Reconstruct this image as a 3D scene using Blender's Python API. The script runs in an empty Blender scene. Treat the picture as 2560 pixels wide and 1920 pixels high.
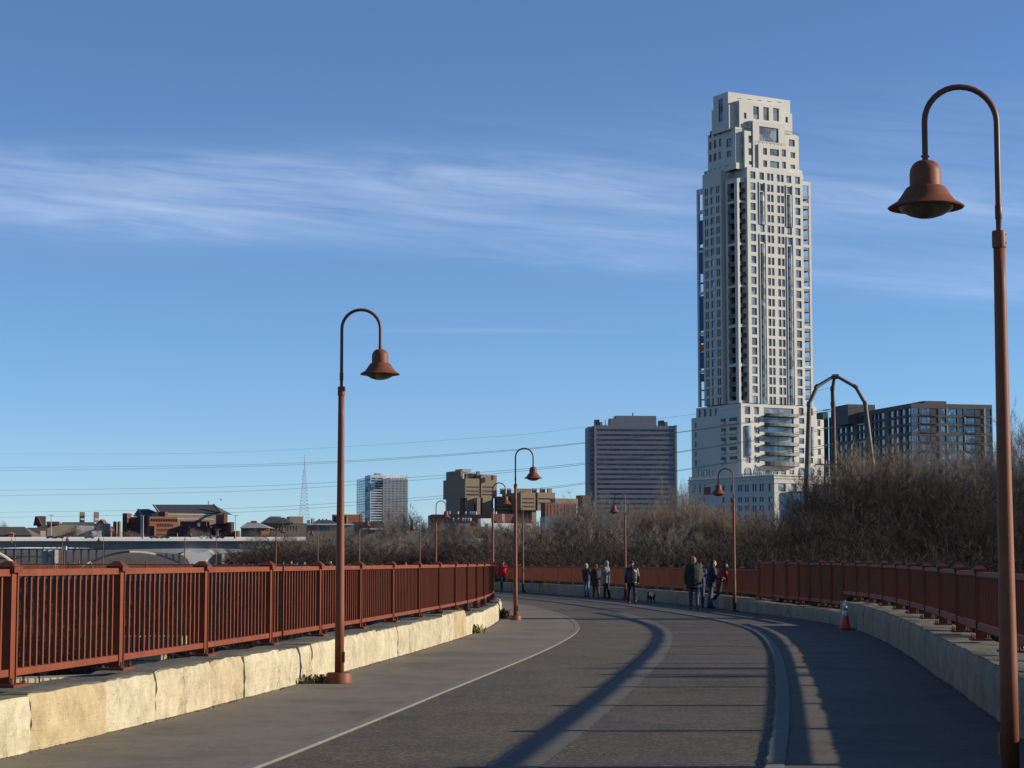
import bpy, math, random
from math import sin, cos, tan, radians as R, pi, sqrt, atan2, hypot
from mathutils import Vector, Matrix
random.seed(7)
SC = bpy.context.scene
COL = SC.collection
rnd = random.Random(11)

# ------------------------------------------------------------------ camera model (photo pixels 2560 x 1920)
FPX = 5000.0; HC = 1.6; TH = math.atan(444 / FPX)
def ray(px, py):
    u = (px - 1280) / FPX; v = (960 - py) / FPX
    return Vector((u, cos(TH) - v * sin(TH), sin(TH) + v * cos(TH)))
def at(px, py, Y):
    r = ray(px, py); t = Y / r.y
    return Vector((r.x * t, Y, HC + r.z * t))
def deck_z(Y):
    return -0.2 * min(1, max(0, (Y - 25) / 75))
def ground(px, py):
    r = ray(px, py); z = 0
    for _ in range(60):
        t = (z - HC) / r.z; z = deck_z(t * r.y)
    return Vector((t * r.x, t * r.y, z))

# ------------------------------------------------------------------ object helpers
def tag(o, label=None, cat=None, group=None, kind=None):
    if label: o['label'] = label
    if cat: o['category'] = cat
    if group: o['group'] = group
    if kind: o['kind'] = kind
    return o
def empty(name, loc=(0, 0, 0), rz=0, label=None, cat=None, group=None):
    o = bpy.data.objects.new(name, None); COL.objects.link(o)
    o.location = loc; o.rotation_euler = (0, 0, rz); o.empty_display_size = .2
    return tag(o, label, cat, group)
def copy_tree(o, parent=None):
    c = o.copy(); COL.objects.link(c)
    if parent is not None: c.parent = parent
    for ch in o.children: copy_tree(ch, c)
    return c

class MB:
    def __init__(self): self.v = []; self.f = []; self.m = []
    def quad(self, a, b, c, d, m=0):
        n = len(self.v); self.v += [tuple(a), tuple(b), tuple(c), tuple(d)]; self.f.append((n, n+1, n+2, n+3)); self.m.append(m)
    def poly(self, pts, m=0):
        n = len(self.v); self.v += [tuple(p) for p in pts]; self.f.append(tuple(range(n, n+len(pts)))); self.m.append(m)
    def hexa(self, p, m=0):   # p: 4 bottom ccw, 4 top ccw
        n = len(self.v); self.v += [tuple(q) for q in p]
        for f in ((3,2,1,0),(4,5,6,7),(0,1,5,4),(1,2,6,5),(2,3,7,6),(3,0,4,7)):
            self.f.append(tuple(n+i for i in f)); self.m.append(m)
    def box(self, c, s, rz=0, m=0):
        x, y, z = s[0]/2, s[1]/2, s[2]/2; cr, sr = cos(rz), sin(rz); P = []
        for dz in (-z, z):
            for dx, dy in ((-x,-y),(x,-y),(x,y),(-x,y)):
                P.append((c[0]+dx*cr-dy*sr, c[1]+dx*sr+dy*cr, c[2]+dz))
        self.hexa(P, m)
    def bar(self, p0, p1, w, h, m=0, up=(0,0,1)):
        p0 = Vector(p0); p1 = Vector(p1); d = (p1-p0).normalized(); upv = Vector(up)
        s = d.cross(upv)
        if s.length < 1e-5: s = Vector((1,0,0))
        s = s.normalized()*w/2; u = s.cross(d).normalized()*h/2
        self.hexa([p0-s-u, p0+s-u, p1+s-u, p1-s-u, p0-s+u, p0+s+u, p1+s+u, p1-s+u], m)
    def tube(self, pts, radii, n=8, cap=True, m=0):
        pts = [Vector(p) for p in pts]
        if not hasattr(radii, '__len__'): radii = [radii]*len(pts)
        base = len(self.v); prev = None
        for i, p in enumerate(pts):
            d = (pts[min(i+1, len(pts)-1)] - pts[max(i-1, 0)]).normalized()
            if prev is None:
                a = Vector((0,0,1)) if abs(d.z) < .9 else Vector((1,0,0))
                s = d.cross(a).normalized()
            else:
                s = (prev - d*prev.dot(d)).normalized()
            prev = s; t = d.cross(s)
            for k in range(n):
                an = 2*pi*k/n
                self.v.append(tuple(p + (s*cos(an)+t*sin(an))*radii[i]))
        for i in range(len(pts)-1):
            for k in range(n):
                a = base+i*n+k; b = base+i*n+(k+1) % n
                self.f.append((a, b, b+n, a+n)); self.m.append(m)
        if cap:
            self.f.append(tuple(base+k for k in reversed(range(n)))); self.m.append(m)
            e = base+(len(pts)-1)*n; self.f.append(tuple(e+k for k in range(n))); self.m.append(m)
    def lathe(self, prof, n=24, c=(0,0,0), m=0):   # prof: (r,z) from bottom up
        base = len(self.v)
        for r, z in prof:
            for k in range(n):
                an = 2*pi*k/n; self.v.append((c[0]+r*cos(an), c[1]+r*sin(an), c[2]+z))
        for i in range(len(prof)-1):
            for k in range(n):
                a = base+i*n+k; b = base+i*n+(k+1) % n
                self.f.append((a, b, b+n, a+n)); self.m.append(m)
        if prof[0][0] > 1e-4: self.f.append(tuple(base+k for k in reversed(range(n)))); self.m.append(m)
        e = base+(len(prof)-1)*n
        if prof[-1][0] > 1e-4: self.f.append(tuple(e+k for k in range(n))); self.m.append(m)
    def sphere(self, c, r, n=10, k=7, m=0):
        if not hasattr(r, '__len__'): r = (r, r, r)
        base = len(self.v)
        for i in range(k+1):
            th = pi*i/k
            for j in range(n):
                ph = 2*pi*j/n
                self.v.append((c[0]+r[0]*sin(th)*cos(ph), c[1]+r[1]*sin(th)*sin(ph), c[2]-r[2]*cos(th)))
        for i in range(k):
            for j in range(n):
                a = base+i*n+j; b = base+i*n+(j+1) % n
                self.f.append((a, b, b+n, a+n)); self.m.append(m)
    def mesh(self, name, mats, smooth=False):
        me = bpy.data.meshes.new(name); me.from_pydata(self.v, [], self.f)
        if not isinstance(mats, (list, tuple)): mats = [mats]
        for mm in mats: me.materials.append(mm)
        if len(mats) > 1: me.polygons.foreach_set('material_index', self.m)
        if smooth: me.polygons.foreach_set('use_smooth', [True]*len(self.f))
        me.update(); return me
    def build(self, name, mats, parent=None, smooth=False, loc=None, sharp=None):
        me = self.mesh(name, mats, smooth)
        if smooth and sharp:
            try: me.set_sharp_from_angle(angle=R(sharp))
            except Exception: pass
        o = bpy.data.objects.new(name, me); COL.objects.link(o)
        if parent is not None: o.parent = parent
        if loc is not None: o.location = loc
        return o

# ------------------------------------------------------------------ materials
ALB = .72
def newmat(name):
    m = bpy.data.materials.new(name); m.use_nodes = True
    nt = m.node_tree; b = nt.nodes['Principled BSDF']; return m, nt, b
def N(nt, t, **k):
    n = nt.nodes.new(t)
    for a, v in k.items(): setattr(n, a, v)
    return n
def L(nt, a, b): nt.links.new(a, b)
def ramp(nt, fac, stops):
    r = N(nt, 'ShaderNodeValToRGB'); e = r.color_ramp.elements
    while len(e) < len(stops): e.new(.5)
    for i, (p, c) in enumerate(stops):
        e[i].position = p; e[i].color = (c[0], c[1], c[2], 1)
    L(nt, fac, r.inputs[0]); return r.outputs[0]
def mix(nt, fac, a, b, mode='MIX'):
    m = N(nt, 'ShaderNodeMix', data_type='RGBA', blend_type=mode)
    for s, v in ((m.inputs[0], fac), (m.inputs[6], a), (m.inputs[7], b)):
        if hasattr(v, 'is_linked') or hasattr(v, 'links'): L(nt, v, s)
        elif isinstance(v, (int, float)): s.default_value = v
        else: s.default_value = (v[0], v[1], v[2], 1)
    return m.outputs[2]
def noise(nt, scale, detail=4, rough=.6, coord='Object', stretch=None, dim='3D'):
    tc = N(nt, 'ShaderNodeTexCoord'); o = tc.outputs[coord]
    if stretch:
        mp = N(nt, 'ShaderNodeMapping'); mp.inputs['Scale'].default_value = stretch; L(nt, o, mp.inputs[0]); o = mp.outputs[0]
    n = N(nt, 'ShaderNodeTexNoise'); n.inputs['Scale'].default_value = scale; n.inputs['Detail'].default_value = detail; n.inputs['Roughness'].default_value = rough
    L(nt, o, n.inputs['Vector']); return n.outputs['Fac']
def bump(nt, b, h, strength=.3, dist=.02):
    bp = N(nt, 'ShaderNodeBump'); bp.inputs['Strength'].default_value = strength; bp.inputs['Distance'].default_value = dist
    L(nt, h, bp.inputs['Height']); L(nt, bp.outputs[0], b.inputs['Normal'])
def scale(c, k): return tuple(min(1, x*k) for x in c)
def simple(name, col, rough=.7, var=.15, ns=3., metal=0., bs=0., bd=.01, coord='Object', spec=.5):
    m, nt, b = newmat(name)
    f = noise(nt, ns, coord=coord)
    col = scale(col, ALB); c = ramp(nt, f, [(.3, scale(col, 1-var)), (.7, scale(col, 1+var))])
    L(nt, c, b.inputs['Base Color']); b.inputs['Roughness'].default_value = rough; b.inputs['Metallic'].default_value = metal
    b.inputs['Specular IOR Level'].default_value = spec
    if bs: bump(nt, b, noise(nt, ns*6, coord=coord), bs, bd)
    return m
def paint(name, col, rough=.45, rust=.5):
    m, nt, b = newmat(name); col = scale(col, ALB); b.inputs['Specular IOR Level'].default_value = .22
    big = noise(nt, 2.2, 5, .65); fine = noise(nt, 40, 3, .6)
    c = ramp(nt, big, [(.33, scale(col, .74)), (.5, col), (.68, scale(col, 1.2))])
    stk = noise(nt, 9, 5, .7, stretch=(1, 1, .12)); c = mix(nt, ramp(nt, stk, [(.5, (0,0,0)), (.72, (.6,.6,.6))]), c, scale(col, .5))
    spt = noise(nt, 26, 2, .6); c = mix(nt, ramp(nt, spt, [(.66, (0,0,0)), (.74, (.55,.55,.55))]), c, (col[0]*1.15, col[1]*1.7, col[2]*1.9))
    c = mix(nt, rust*.5, c, ramp(nt, fine, [(.3, scale(col, .75)), (.7, scale(col, 1.2))]))
    L(nt, c, b.inputs['Base Color'])
    b.inputs['Roughness'].default_value = rough
    bump(nt, b, fine, .08, .004); return m
def glass(name, col, rough=.08, metal=.55):
    m, nt, b = newmat(name)
    oi = N(nt, 'ShaderNodeObjectInfo')
    tc = N(nt, 'ShaderNodeTexCoord'); vo = N(nt, 'ShaderNodeTexVoronoi'); vo.inputs['Scale'].default_value = .42; L(nt, tc.outputs['Object'], vo.inputs['Vector'])
    sp = N(nt, 'ShaderNodeSeparateColor'); L(nt, vo.outputs['Color'], sp.inputs[0])
    c = ramp(nt, sp.outputs[0], [(.0, scale(col, .5)), (.45, scale(col, .95)), (.8, scale(col, 1.35)), (.9, scale(col, 1.5)), (.97, scale(col, 1.9))])
    L(nt, c, b.inputs['Base Color']); b.inputs['Roughness'].default_value = rough; b.inputs['Metallic'].default_value = metal
    return m

def aggregate(name, dark, light, grit, gs=55, gamt=.35, blot=.5):
    m, nt, b = newmat(name); dark, light, grit = scale(dark, ALB), scale(light, ALB), scale(grit, ALB)
    big = noise(nt, .35, 5, .6); mid = noise(nt, 4, 4, .7)
    tc = N(nt, 'ShaderNodeTexCoord'); vo = N(nt, 'ShaderNodeTexVoronoi'); vo.inputs['Scale'].default_value = gs
    L(nt, tc.outputs['Object'], vo.inputs['Vector'])
    c = ramp(nt, big, [(.3, dark), (.7, light)])
    c2 = ramp(nt, mid, [(.3, scale(dark, .85)), (.72, scale(light, 1.1))])
    c = mix(nt, blot, c, c2)
    sep = N(nt, 'ShaderNodeSeparateColor'); L(nt, vo.outputs['Color'], sep.inputs[0])
    mask = ramp(nt, sep.outputs[0], [(.70, (0,0,0)), (.86, (1,1,1))])
    mm = N(nt, 'ShaderNodeMath', operation='MULTIPLY'); L(nt, mask, mm.inputs[0]); mm.inputs[1].default_value = gamt
    c = mix(nt, mm.outputs[0], c, grit)
    crk = ramp(nt, noise(nt, .8, 8, .7), [(.489, (0,0,0)), (.4985, (.6,.6,.6)), (.5015, (.6,.6,.6)), (.511, (0,0,0))])
    gate = ramp(nt, noise(nt, .22, 3, .6), [(.5, (0,0,0)), (.6, (1,1,1))]); c = mix(nt, mix(nt, 1.0, crk, gate, 'MULTIPLY'), c, scale(dark, .4))
    stn = ramp(nt, noise(nt, .55, 6, .7), [(.36, (.74,.74,.75)), (.5, (1,1,1)), (.68, (1.16,1.15,1.12))]); c = mix(nt, 1.0, c, stn, 'MULTIPLY')
    L(nt, c, b.inputs['Base Color']); b.inputs['Roughness'].default_value = .85
    b.inputs['Specular IOR Level'].default_value = .3
    bump(nt, b, sep.outputs[1], .35, .006)
    return m

def limestone(name, pale=(.60,.535,.39), warm=(.52,.40,.225), grey=(.33,.285,.205)):
    m, nt, b = newmat(name); pale, warm, grey = scale(pale, ALB), scale(warm, ALB), scale(grey, ALB)
    oi = N(nt, 'ShaderNodeObjectInfo')
    base = ramp(nt, oi.outputs['Random'], [(0, scale(pale, .9)), (.35, pale), (.7, scale(pale, 1.05)), (.93, tuple((a*.75+c*.25) for a, c in zip(pale, warm))), (1, warm)])
    streak = noise(nt, 3.6, 6, .7, stretch=(1, 1, .22))
    hor = noise(nt, 5, 5, .7, stretch=(.25, .25, 6))
    c = mix(nt, ramp(nt, streak, [(.5, (0,0,0)), (.75, (.7,.7,.7))]), base, grey)
    c = mix(nt, ramp(nt, hor, [(.45, (0,0,0)), (.7, (.45,.45,.45))]), c, scale(warm, 1.15))
    vo = noise(nt, 34, 2, .8)
    c = mix(nt, ramp(nt, vo, [(.61, (0,0,0)), (.70, (.75,.75,.75))]), c, (.13,.095,.055))
    crk = noise(nt, 1.3, 7, .75, stretch=(1, 1, .8)); cr2 = ramp(nt, crk, [(.478, (0,0,0)), (.497, (.8,.8,.8)), (.503, (.8,.8,.8)), (.522, (0,0,0))])
    patch = ramp(nt, noise(nt, .9, 3, .6), [(.5, (0,0,0)), (.62, (1,1,1))]); pm = mix(nt, 1.0, cr2, patch, 'MULTIPLY')
    c = mix(nt, pm, c, (.15,.105,.06))
    blot = ramp(nt, noise(nt, 3.2, 6, .75), [(.35, (.72,.70,.66)), (.65, (1.12,1.12,1.1))]); c = mix(nt, 1.0, c, blot, 'MULTIPLY')
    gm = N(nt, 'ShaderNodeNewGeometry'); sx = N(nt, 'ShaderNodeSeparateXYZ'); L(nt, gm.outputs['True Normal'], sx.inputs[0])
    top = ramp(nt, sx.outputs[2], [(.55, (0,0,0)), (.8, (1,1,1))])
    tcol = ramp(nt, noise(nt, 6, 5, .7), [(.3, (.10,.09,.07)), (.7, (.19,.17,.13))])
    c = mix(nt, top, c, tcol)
    L(nt, c, b.inputs['Base Color']); b.inputs['Roughness'].default_value = .92; b.inputs['Specular IOR Level'].default_value = .2
    h = mix(nt, .5, hor, noise(nt, 11, 6, .75)); bump(nt, b, h, .8, .035)
    return m

def bark(name, a, b2):
    m, nt, b = newmat(name)
    oi = N(nt, 'ShaderNodeObjectInfo')
    c = mix(nt, oi.outputs['Random'], a, b2)
    c = mix(nt, noise(nt, .6, 3, .6), scale_node(nt, c, .75), scale_node(nt, c, 1.25))
    L(nt, c, b.inputs['Base Color']); b.inputs['Roughness'].default_value = .95; b.inputs['Specular IOR Level'].default_value = .1
    return m
def scale_node(nt, c, k):
    return mix(nt, 1.0, c, (k, k, k), 'MULTIPLY')
SUN_E = 5.0; SKY_E = .102; AIR = 1.0; DUST = .1; OZ = 5.0; CLOUD = .62; CLOUD_COL = (5.0, 5.8, 7.4, 1); EXPO = .5; VEIL = .02
# ------------------------------------------------------------------ the bridge's curve (fitted centre line)
KN = [0,12,24,34,44,54,64,80,100,125,150,175,200,230,330]
HK = [0.16305,0.13244,0.11193,0.08172,0.02094,-0.02589,-0.05569,-0.11473,-0.21209,-0.26885,-0.34073,-0.44193,-0.52632,-0.57627,-0.68213]
DK = [0,15,30,45,60,80,110]
DD = {'lw':[-4.248,-4.217,-4.474,-4.342,-4.0,-3.995,-4.012],'lk':[-1.975,-2.192,-2.154,-2.063,-2.271,-2.332,-2.321],
      'rk':[1.972,2.033,2.145,2.30,1.70,1.604,1.626],'rw':[4.302,4.16,4.512,4.9,4.35,4.272,3.95]}
def interp(x, xs, ys):
    if x <= xs[0]: return ys[0]
    for i in range(len(xs)-1):
        if x <= xs[i+1]:
            t = (x-xs[i])/(xs[i+1]-xs[i]); return ys[i]*(1-t)+ys[i+1]*t
    return ys[-1]
DS = .25; CUR = []
_x, _y = -.9098, 10.0
for _i in range(int(330/DS)):
    _h = interp(_i*DS, KN, HK); _x += sin(_h)*DS; _y += cos(_h)*DS; CUR.append((_x, _y, _h))
def cpt(s):
    if s < 0:
        x, y, h = CUR[0]; return x+sin(h)*s, y+cos(h)*s, h
    k = s/DS; i = min(int(k), len(CUR)-2); t = k-i
    a, b = CUR[i], CUR[i+1]
    return a[0]*(1-t)+b[0]*t, a[1]*(1-t)+b[1]*t, a[2]*(1-t)+b[2]*t
def off(key, s):
    if not isinstance(key, str): return key
    v = 0
    for ds_, w in ((-6,.2),(-3,.2),(0,.2),(3,.2),(6,.2)): v += w*interp(s+ds_, DK, DD[key])
    return v
def pt(s, o, z=None, dz=0):
    x, y, h = cpt(s); X = x+o*cos(h); Y = y-o*sin(h)
    return Vector((X, Y, (deck_z(Y) if z is None else z)+dz))
def head(s): return cpt(s)[2]
def s_at_px(px, key, extra=0, s0=0, s1=325, last=False):
    prev = None; res = []
    s = s0
    while s < s1:
        p = pt(s, off(key, s)+extra)
        sx = 1280+FPX*p.x/(p.y*cos(TH)-.4*sin(TH))
        if prev is not None and (prev-px)*(sx-px) <= 0: res.append(s)
        prev = sx; s += .1
    return (res[-1] if last else res[0]) if res else None

M_ASPH = aggregate('lane_asphalt', (.080,.064,.043), (.118,.096,.067), (.34,.27,.16), gs=42, gamt=.5)
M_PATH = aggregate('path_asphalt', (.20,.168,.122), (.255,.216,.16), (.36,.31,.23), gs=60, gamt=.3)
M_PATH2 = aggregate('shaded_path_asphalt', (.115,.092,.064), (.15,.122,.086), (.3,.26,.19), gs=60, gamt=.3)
M_KERB = simple('kerb_concrete', (.19,.17,.135), .9, .16, 5, bs=.3)
M_STRIP = simple('drain_concrete', (.135,.12,.095), .9, .2, 5, bs=.3)
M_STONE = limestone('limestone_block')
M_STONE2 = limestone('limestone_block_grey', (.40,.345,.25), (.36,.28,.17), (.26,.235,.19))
M_DARKST = simple('bridge_masonry', (.10,.085,.065), .95, .35, 1.2, bs=.4, bd=.05)
M_RED = paint('railing_paint', (.23,.055,.021), .6)
M_CAP = paint('railing_cap_paint', (.16,.042,.022), .6)
M_LAMP = paint('lamp_paint', (.25,.083,.040), .55)
M_NECK = paint('lamp_neck_paint', (.17,.07,.04), .4)
M_LENS = simple('lamp_lens', (.12,.11,.075), .25, .1)
M_STEEL = simple('plain_steel', (.30,.30,.30), .5, .1, 3, .6)

def strip(name, ka, kb, za, zb, mat, s0=-12, s1=322, step=1.0, ea=0, eb=0, nacross=1, kind='structure', jit=0):
    mb = MB(); rows = []; s = s0; rr = random.Random(3)
    while s <= s1:
        row = []
        for k in range(nacross+1):
            t = k/nacross; o = (off(ka, s)+ea)*(1-t)+(off(kb, s)+eb)*t
            if jit and k in (0, nacross): o += rr.uniform(-jit, jit)
            row.append(len(mb.v)); mb.v.append(tuple(pt(s, o, dz=za*(1-t)+zb*t)))
        rows.append(row); s += step if s > 40 else step/3
    for a, b in zip(rows, rows[1:]):
        for k in range(nacross): mb.f.append((a[k], a[k+1], b[k+1], b[k])); mb.m.append(0)
    o = mb.build(name, mat, smooth=False); return tag(o, kind=kind)
strip('road', 'lk', 'rk', -.018, -.018, M_ASPH, ea=.0, eb=-.0)
strip('footpath', 'lw', 'lk', 0, 0, M_PATH, ea=-.3, eb=-.06)
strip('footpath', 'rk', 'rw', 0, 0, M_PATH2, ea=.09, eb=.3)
strip('concrete_strip', -.22, .19, -.013, -.013, M_STRIP, jit=.012)
def kerb(key, a, b, top):
    mb = MB(); prev = None; s = -12; rr = random.Random(5)
    while s <= 322:
        o = off(key, s); j = rr.uniform(-.012, .012); w = (a, b)
        q = [pt(s, o+a+j, dz=-.08), pt(s, o+b, dz=-.08), pt(s, o+b, dz=top), pt(s, o+a+.02+j, dz=top), pt(s, o+a+j, dz=top-.015)]
        if prev:
            for k in range(5):
                mb.quad(prev[k], prev[(k+1) % 5], q[(k+1) % 5], q[k])
        prev = q; s += 1.0 if s > 50 else .3
    return tag(mb.build('kerb', M_KERB), kind='structure')
kerb('lk', -.08, .07, .005)
kerb('rk', -.06, .10, .012)
# short chalk-white marks on the lanes
mb = MB()
for (px, py, w) in ((1375, 1553, 26), (1505, 1555, 30), (1710, 1554, 20)):
    a = ground(px-w/2, py); b = ground(px+w/2, py)
    mb.quad(a+Vector((0,-.07,-.010)), b+Vector((0,-.07,-.010)), b+Vector((0,.07,-.010)), a+Vector((0,.07,-.010)))
tag(mb.build('road_markings', simple('worn_white_paint', (.42,.40,.36), .9, .2, 8)), kind='structure')
# body of the stone bridge under the deck
mb = MB(); prev = None; s = -12
while s <= 322:
    a = pt(s, off('lw', s)-.78, dz=-.06); b = pt(s, off('rw', s)+.95, dz=-.06)
    q = [a, b, Vector((b.x, b.y, -12)), Vector((a.x, a.y, -12))]
    if prev:
        for k in range(4): mb.quad(prev[k], prev[(k+1) % 4], q[(k+1) % 4], q[k])
    prev = q; s += 2
BR = mb.build('stone_bridge', M_DARKST); tag(BR, 'dark stone bridge body carrying the curving path over the river', 'bridge')
# its arched openings along the far inside of the curve (dark recesses with voussoir rings)
for s0 in range(100, 300, 22):
    ring = MB(); pts = []
    for k in range(13):
        an = pi*k/12; pts.append((s0+9*(1-cos(an)), -8+7.0*sin(an)))
    for (sa, za), (sb, zb) in zip(pts, pts[1:]):
        oa = off('lw', sa)-.80; ob = off('lw', sb)-.80
        f = lambda s_, o_, z_: pt(s_, o_, z=z_)
        ring.hexa([f(sa, oa, za), f(sb, ob, zb), f(sb, ob-.12, zb), f(sa, oa-.12, za), f(sa, oa, za+.5), f(sb, ob, zb+.5), f(sb, ob-.12, zb+.5), f(sa, oa-.12, za+.5)])
    ring.build('arch_ring', M_DARKST, BR)

# ------------------------------------------------------------------ stone parapet walls, block by block
def stone_block(name, side, s0, s1, zb, zt, parent, mat, rr, thick=.72, rough=.022, gap=.008):
    """one rough block: front face grid with bumps and chipped arrises, a top, ends and a back"""
    key = 'lw' if side < 0 else 'rw'
    n = max(2, min(12, int((s1-s0)/.09))); k = 6
    if pt(s0, 0).y > 75: n, k = 2, 2
    jo = rr.uniform(-.018, .018); tt = rr.uniform(-.012, .015) if side < 0 else rr.uniform(-.006, .006)
    mb = MB(); G = []
    sa, sb = s0+gap, s1-gap
    for i in range(n+1):
        t = i/n; s = sa+(sb-sa)*t; col = []
        o = off(key, s)
        zt_i = zt+tt+((rr.uniform(-.009, .009) if 0 < i < n else rr.uniform(-.022, -.003)) if side < 0 else rr.uniform(-.005, .005))
        for j in range(k+1):
            q = j/k; z = zb+(zt_i-zb)*q
            d = rr.uniform(-rough, rough)*.4+rough*.4*sin(7*s+5*q+jo*300)*cos(4*s-3*q)
            edge = min(t, 1-t)*(s1-s0); 
            if edge < .04: d -= .035*(1-edge/.04)
            if j == k: d -= .03
            col.append(pt(s+(rr.uniform(-.01,.01) if i in (0, n) else 0), o - side*(d+jo), z=z+pt(s, o).z*0))
        col.append(pt(s, o+side*.05, z=zt_i+.012)); col.append(pt(s, o+side*thick*.5, z=zt_i+rr.uniform(-.01,.02))); col.append(pt(s, o+side*thick, z=zt_i-.01)); col.append(pt(s, o+side*thick, z=zb-.1))
        G.append(col)
    base = len(mb.v)
    m = len(G[0])
    for col in G: mb.v += [tuple(p) for p in col]
    for i in range(n):
        for j in range(m-1):
            a, b, c, d = base+i*m+j, base+(i+1)*m+j, base+(i+1)*m+j+1, base+i*m+j+1
            mb.f.append((a, b, c, d) if side < 0 else (d, c, b, a)); mb.m.append(0)
    mb.f.append(tuple(base+j for j in (range(m) if side < 0 else reversed(range(m)))));  mb.m.append(0)
    mb.f.append(tuple(base+n*m+j for j in (reversed(range(m)) if side < 0 else range(m)))); mb.m.append(0)
    return mb.build(name, mat, parent, True, sharp=28)
def wall_thing(name, label, side, splits, ztf, mat, rough=.022):
    rr = random.Random(hash(label) % 1000 if False else len(label)*7)
    p = pt(splits[0], off('lw' if side < 0 else 'rw', splits[0]))
    root = empty(name, (0, 0, 0), 0, label, 'wall')
    for a, b in zip(splits, splits[1:]):
        z = deck_z(pt((a+b)/2, 0).y)
        stone_block('stone_block', side, a, b, z-.03, ztf((a+b)/2), root, mat, rr, rough=rough)
    return root
lpx = [85,270,395,534,618,708,786,836,902,946,998,1037,1068,1111,1134,1164,1182,1201,1214,1234]
spl = [1.2, 2.9, 4.6]+[s_at_px(q, 'lw', 0, 0, 60) for q in lpx]+[46.5, 48.2, 49.6, 51.2, 52.8, 54.3, 56, 57.4]
WL = wall_thing('stone_wall', 'low sunlit cream limestone wall beside the near footpath', -1, spl, lambda s: .47 if s < 30.5 else (.51 if s < 34.8 else .37), M_STONE)
for k, c in enumerate(WL.children): pass
sp2 = [57.4]
while sp2[-1] < 318: sp2.append(sp2[-1]+rnd.uniform(2.6, 3.6))
wall_thing('stone_wall', 'stone wall along the inner side of the bridge where it curves away behind the near railing', -1, sp2, lambda s: .33, M_STONE)
sp3 = [1.0]
while sp3[-1] < 42.5: sp3.append(sp3[-1]+rnd.uniform(.8, 1.7))
sp3[-1] = 43.0
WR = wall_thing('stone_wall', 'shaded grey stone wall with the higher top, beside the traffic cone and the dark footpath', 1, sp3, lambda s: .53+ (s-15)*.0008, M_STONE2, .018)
sp4 = [43.0]
while sp4[-1] < 318: sp4.append(sp4[-1]+(rnd.uniform(.7, 1.3) if sp4[-1] < 70 else rnd.uniform(2.6, 4.2)))
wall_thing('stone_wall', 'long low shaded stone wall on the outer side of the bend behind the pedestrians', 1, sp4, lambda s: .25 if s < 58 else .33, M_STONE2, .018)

# ------------------------------------------------------------------ railings
def post_meshes(zp, zc, far=False):
    h = zc-zp
    mb = MB(); mb.box((0, 0, (h-.09)/2+.0), (.125, .085, h-.09)); 
    if not far:
        for sx in (-1, 1): mb.box((sx*.066, 0, (h-.1)/2), (.014, .11, h-.1))
    cap = MB(); cap.box((0, 0, h-.075), (.19, .17, .05))
    n = len(cap.v); cap.v += [(-.1,-.09,h-.05),(.1,-.09,h-.05),(.1,.09,h-.05),(-.1,.09,h-.05),(-.035,-.03,h),(.035,-.03,h),(.035,.03,h),(-.035,.03,h)]
    for f in ((4,5,6,7),(0,1,5,4),(1,2,6,5),(2,3,7,6),(3,0,4,7)): cap.f.append(tuple(n+i for i in f)); cap.m.append(0)
    pl = MB(); pl.box((0, 0, .012), (.36, .27, .024))
    for sx in (-1, 1):
        for sy in (-1, 1):
            pl.lathe([(.019,.024),(.019,.045),(.011,.045),(.011,.08),(0,.08)], 6, (sx*.135, sy*.095, 0))
    return mb, cap, pl
def railing(label, side, posts, prof, far=False, rh=.06):
    """prof(s) -> (z plate, bottom rail z, top rail z, cap z), all at the post"""
    key = 'lw' if side < 0 else 'rw'; ex = side*(.28 if side < 0 else .41)
    root = empty('railing', (0, 0, 0), 0, label, 'railing')
    P = []
    for s in posts:
        p = pt(s, off(key, s)+ex); P.append((p.x, p.y, s))
    cache = {}
    for x, y, s in P:
        zp, zb, zt, zc = prof(s); k = round(zc-zp, 2)
        if k not in cache:
            a, b, c = post_meshes(zp, zc, far)
            if far:
                n = len(a.v); a.v += b.v; a.f += [tuple(n+i for i in f) for f in b.f]; a.m += b.m
                cache[k] = (a.mesh('post', M_RED), None, None)
            else: cache[k] = (a.mesh('post', M_RED), b.mesh('cap', M_CAP), c.mesh('base_plate', M_CAP))
        ms = cache[k]
        o = bpy.data.objects.new('post', ms[0]); COL.objects.link(o); o.parent = root; o.location = (x, y, zp); o.rotation_euler = (0, 0, pi/2-head(s))
        if not far:
            for nm, me in (('cap', ms[1]), ('base_plate', ms[2])):
                c = bpy.data.objects.new(nm, me); COL.objects.link(c); c.parent = o
    for (x0, y0, s0), (x1, y1, s1) in zip(P, P[1:]):
        zp, zb, zt, zc = prof((s0+s1)/2)
        d = Vector((x1-x0, y1-y0, 0)); ln = d.length; d.normalize()
        a = Vector((x0, y0, 0))+d*.08; b = Vector((x1, y1, 0))-d*.08
        mb = MB(); n = 17 if ln > 2 else max(6, int(ln/.17))
        if far: n = 17
        for k in range(n):
            q = a.lerp(b, (k+.6)/(n+.2)); mb.box((q.x, q.y, (zb+zt)/2), (.030, .030, zt-zb-.05), atan2(d.y, d.x))
        pn = mb.build('baluster_panel', M_RED, root)
        r1 = MB(); r1.bar(a+Vector((0,0,zt-.03)), b+Vector((0,0,zt-.03)), .09, .06); r1.build('top_rail', M_RED, pn)
        r2 = MB(); r2.bar(a+Vector((0,0,zb)), b+Vector((0,0,zb)), .09, rh); r2.build('bottom_rail', M_RED, pn)
    return root
lposts = [s_at_px(q, 'lw', -.28, 0, 60) for q in (12,287,503,665,792,895,977,1042,1093,1133,1164,1187,1206,1221)]
lposts = [lposts[0]-3.1, *lposts, lposts[-1]+3.1, lposts[-1]+6.2, lposts[-1]+9.3]
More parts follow.
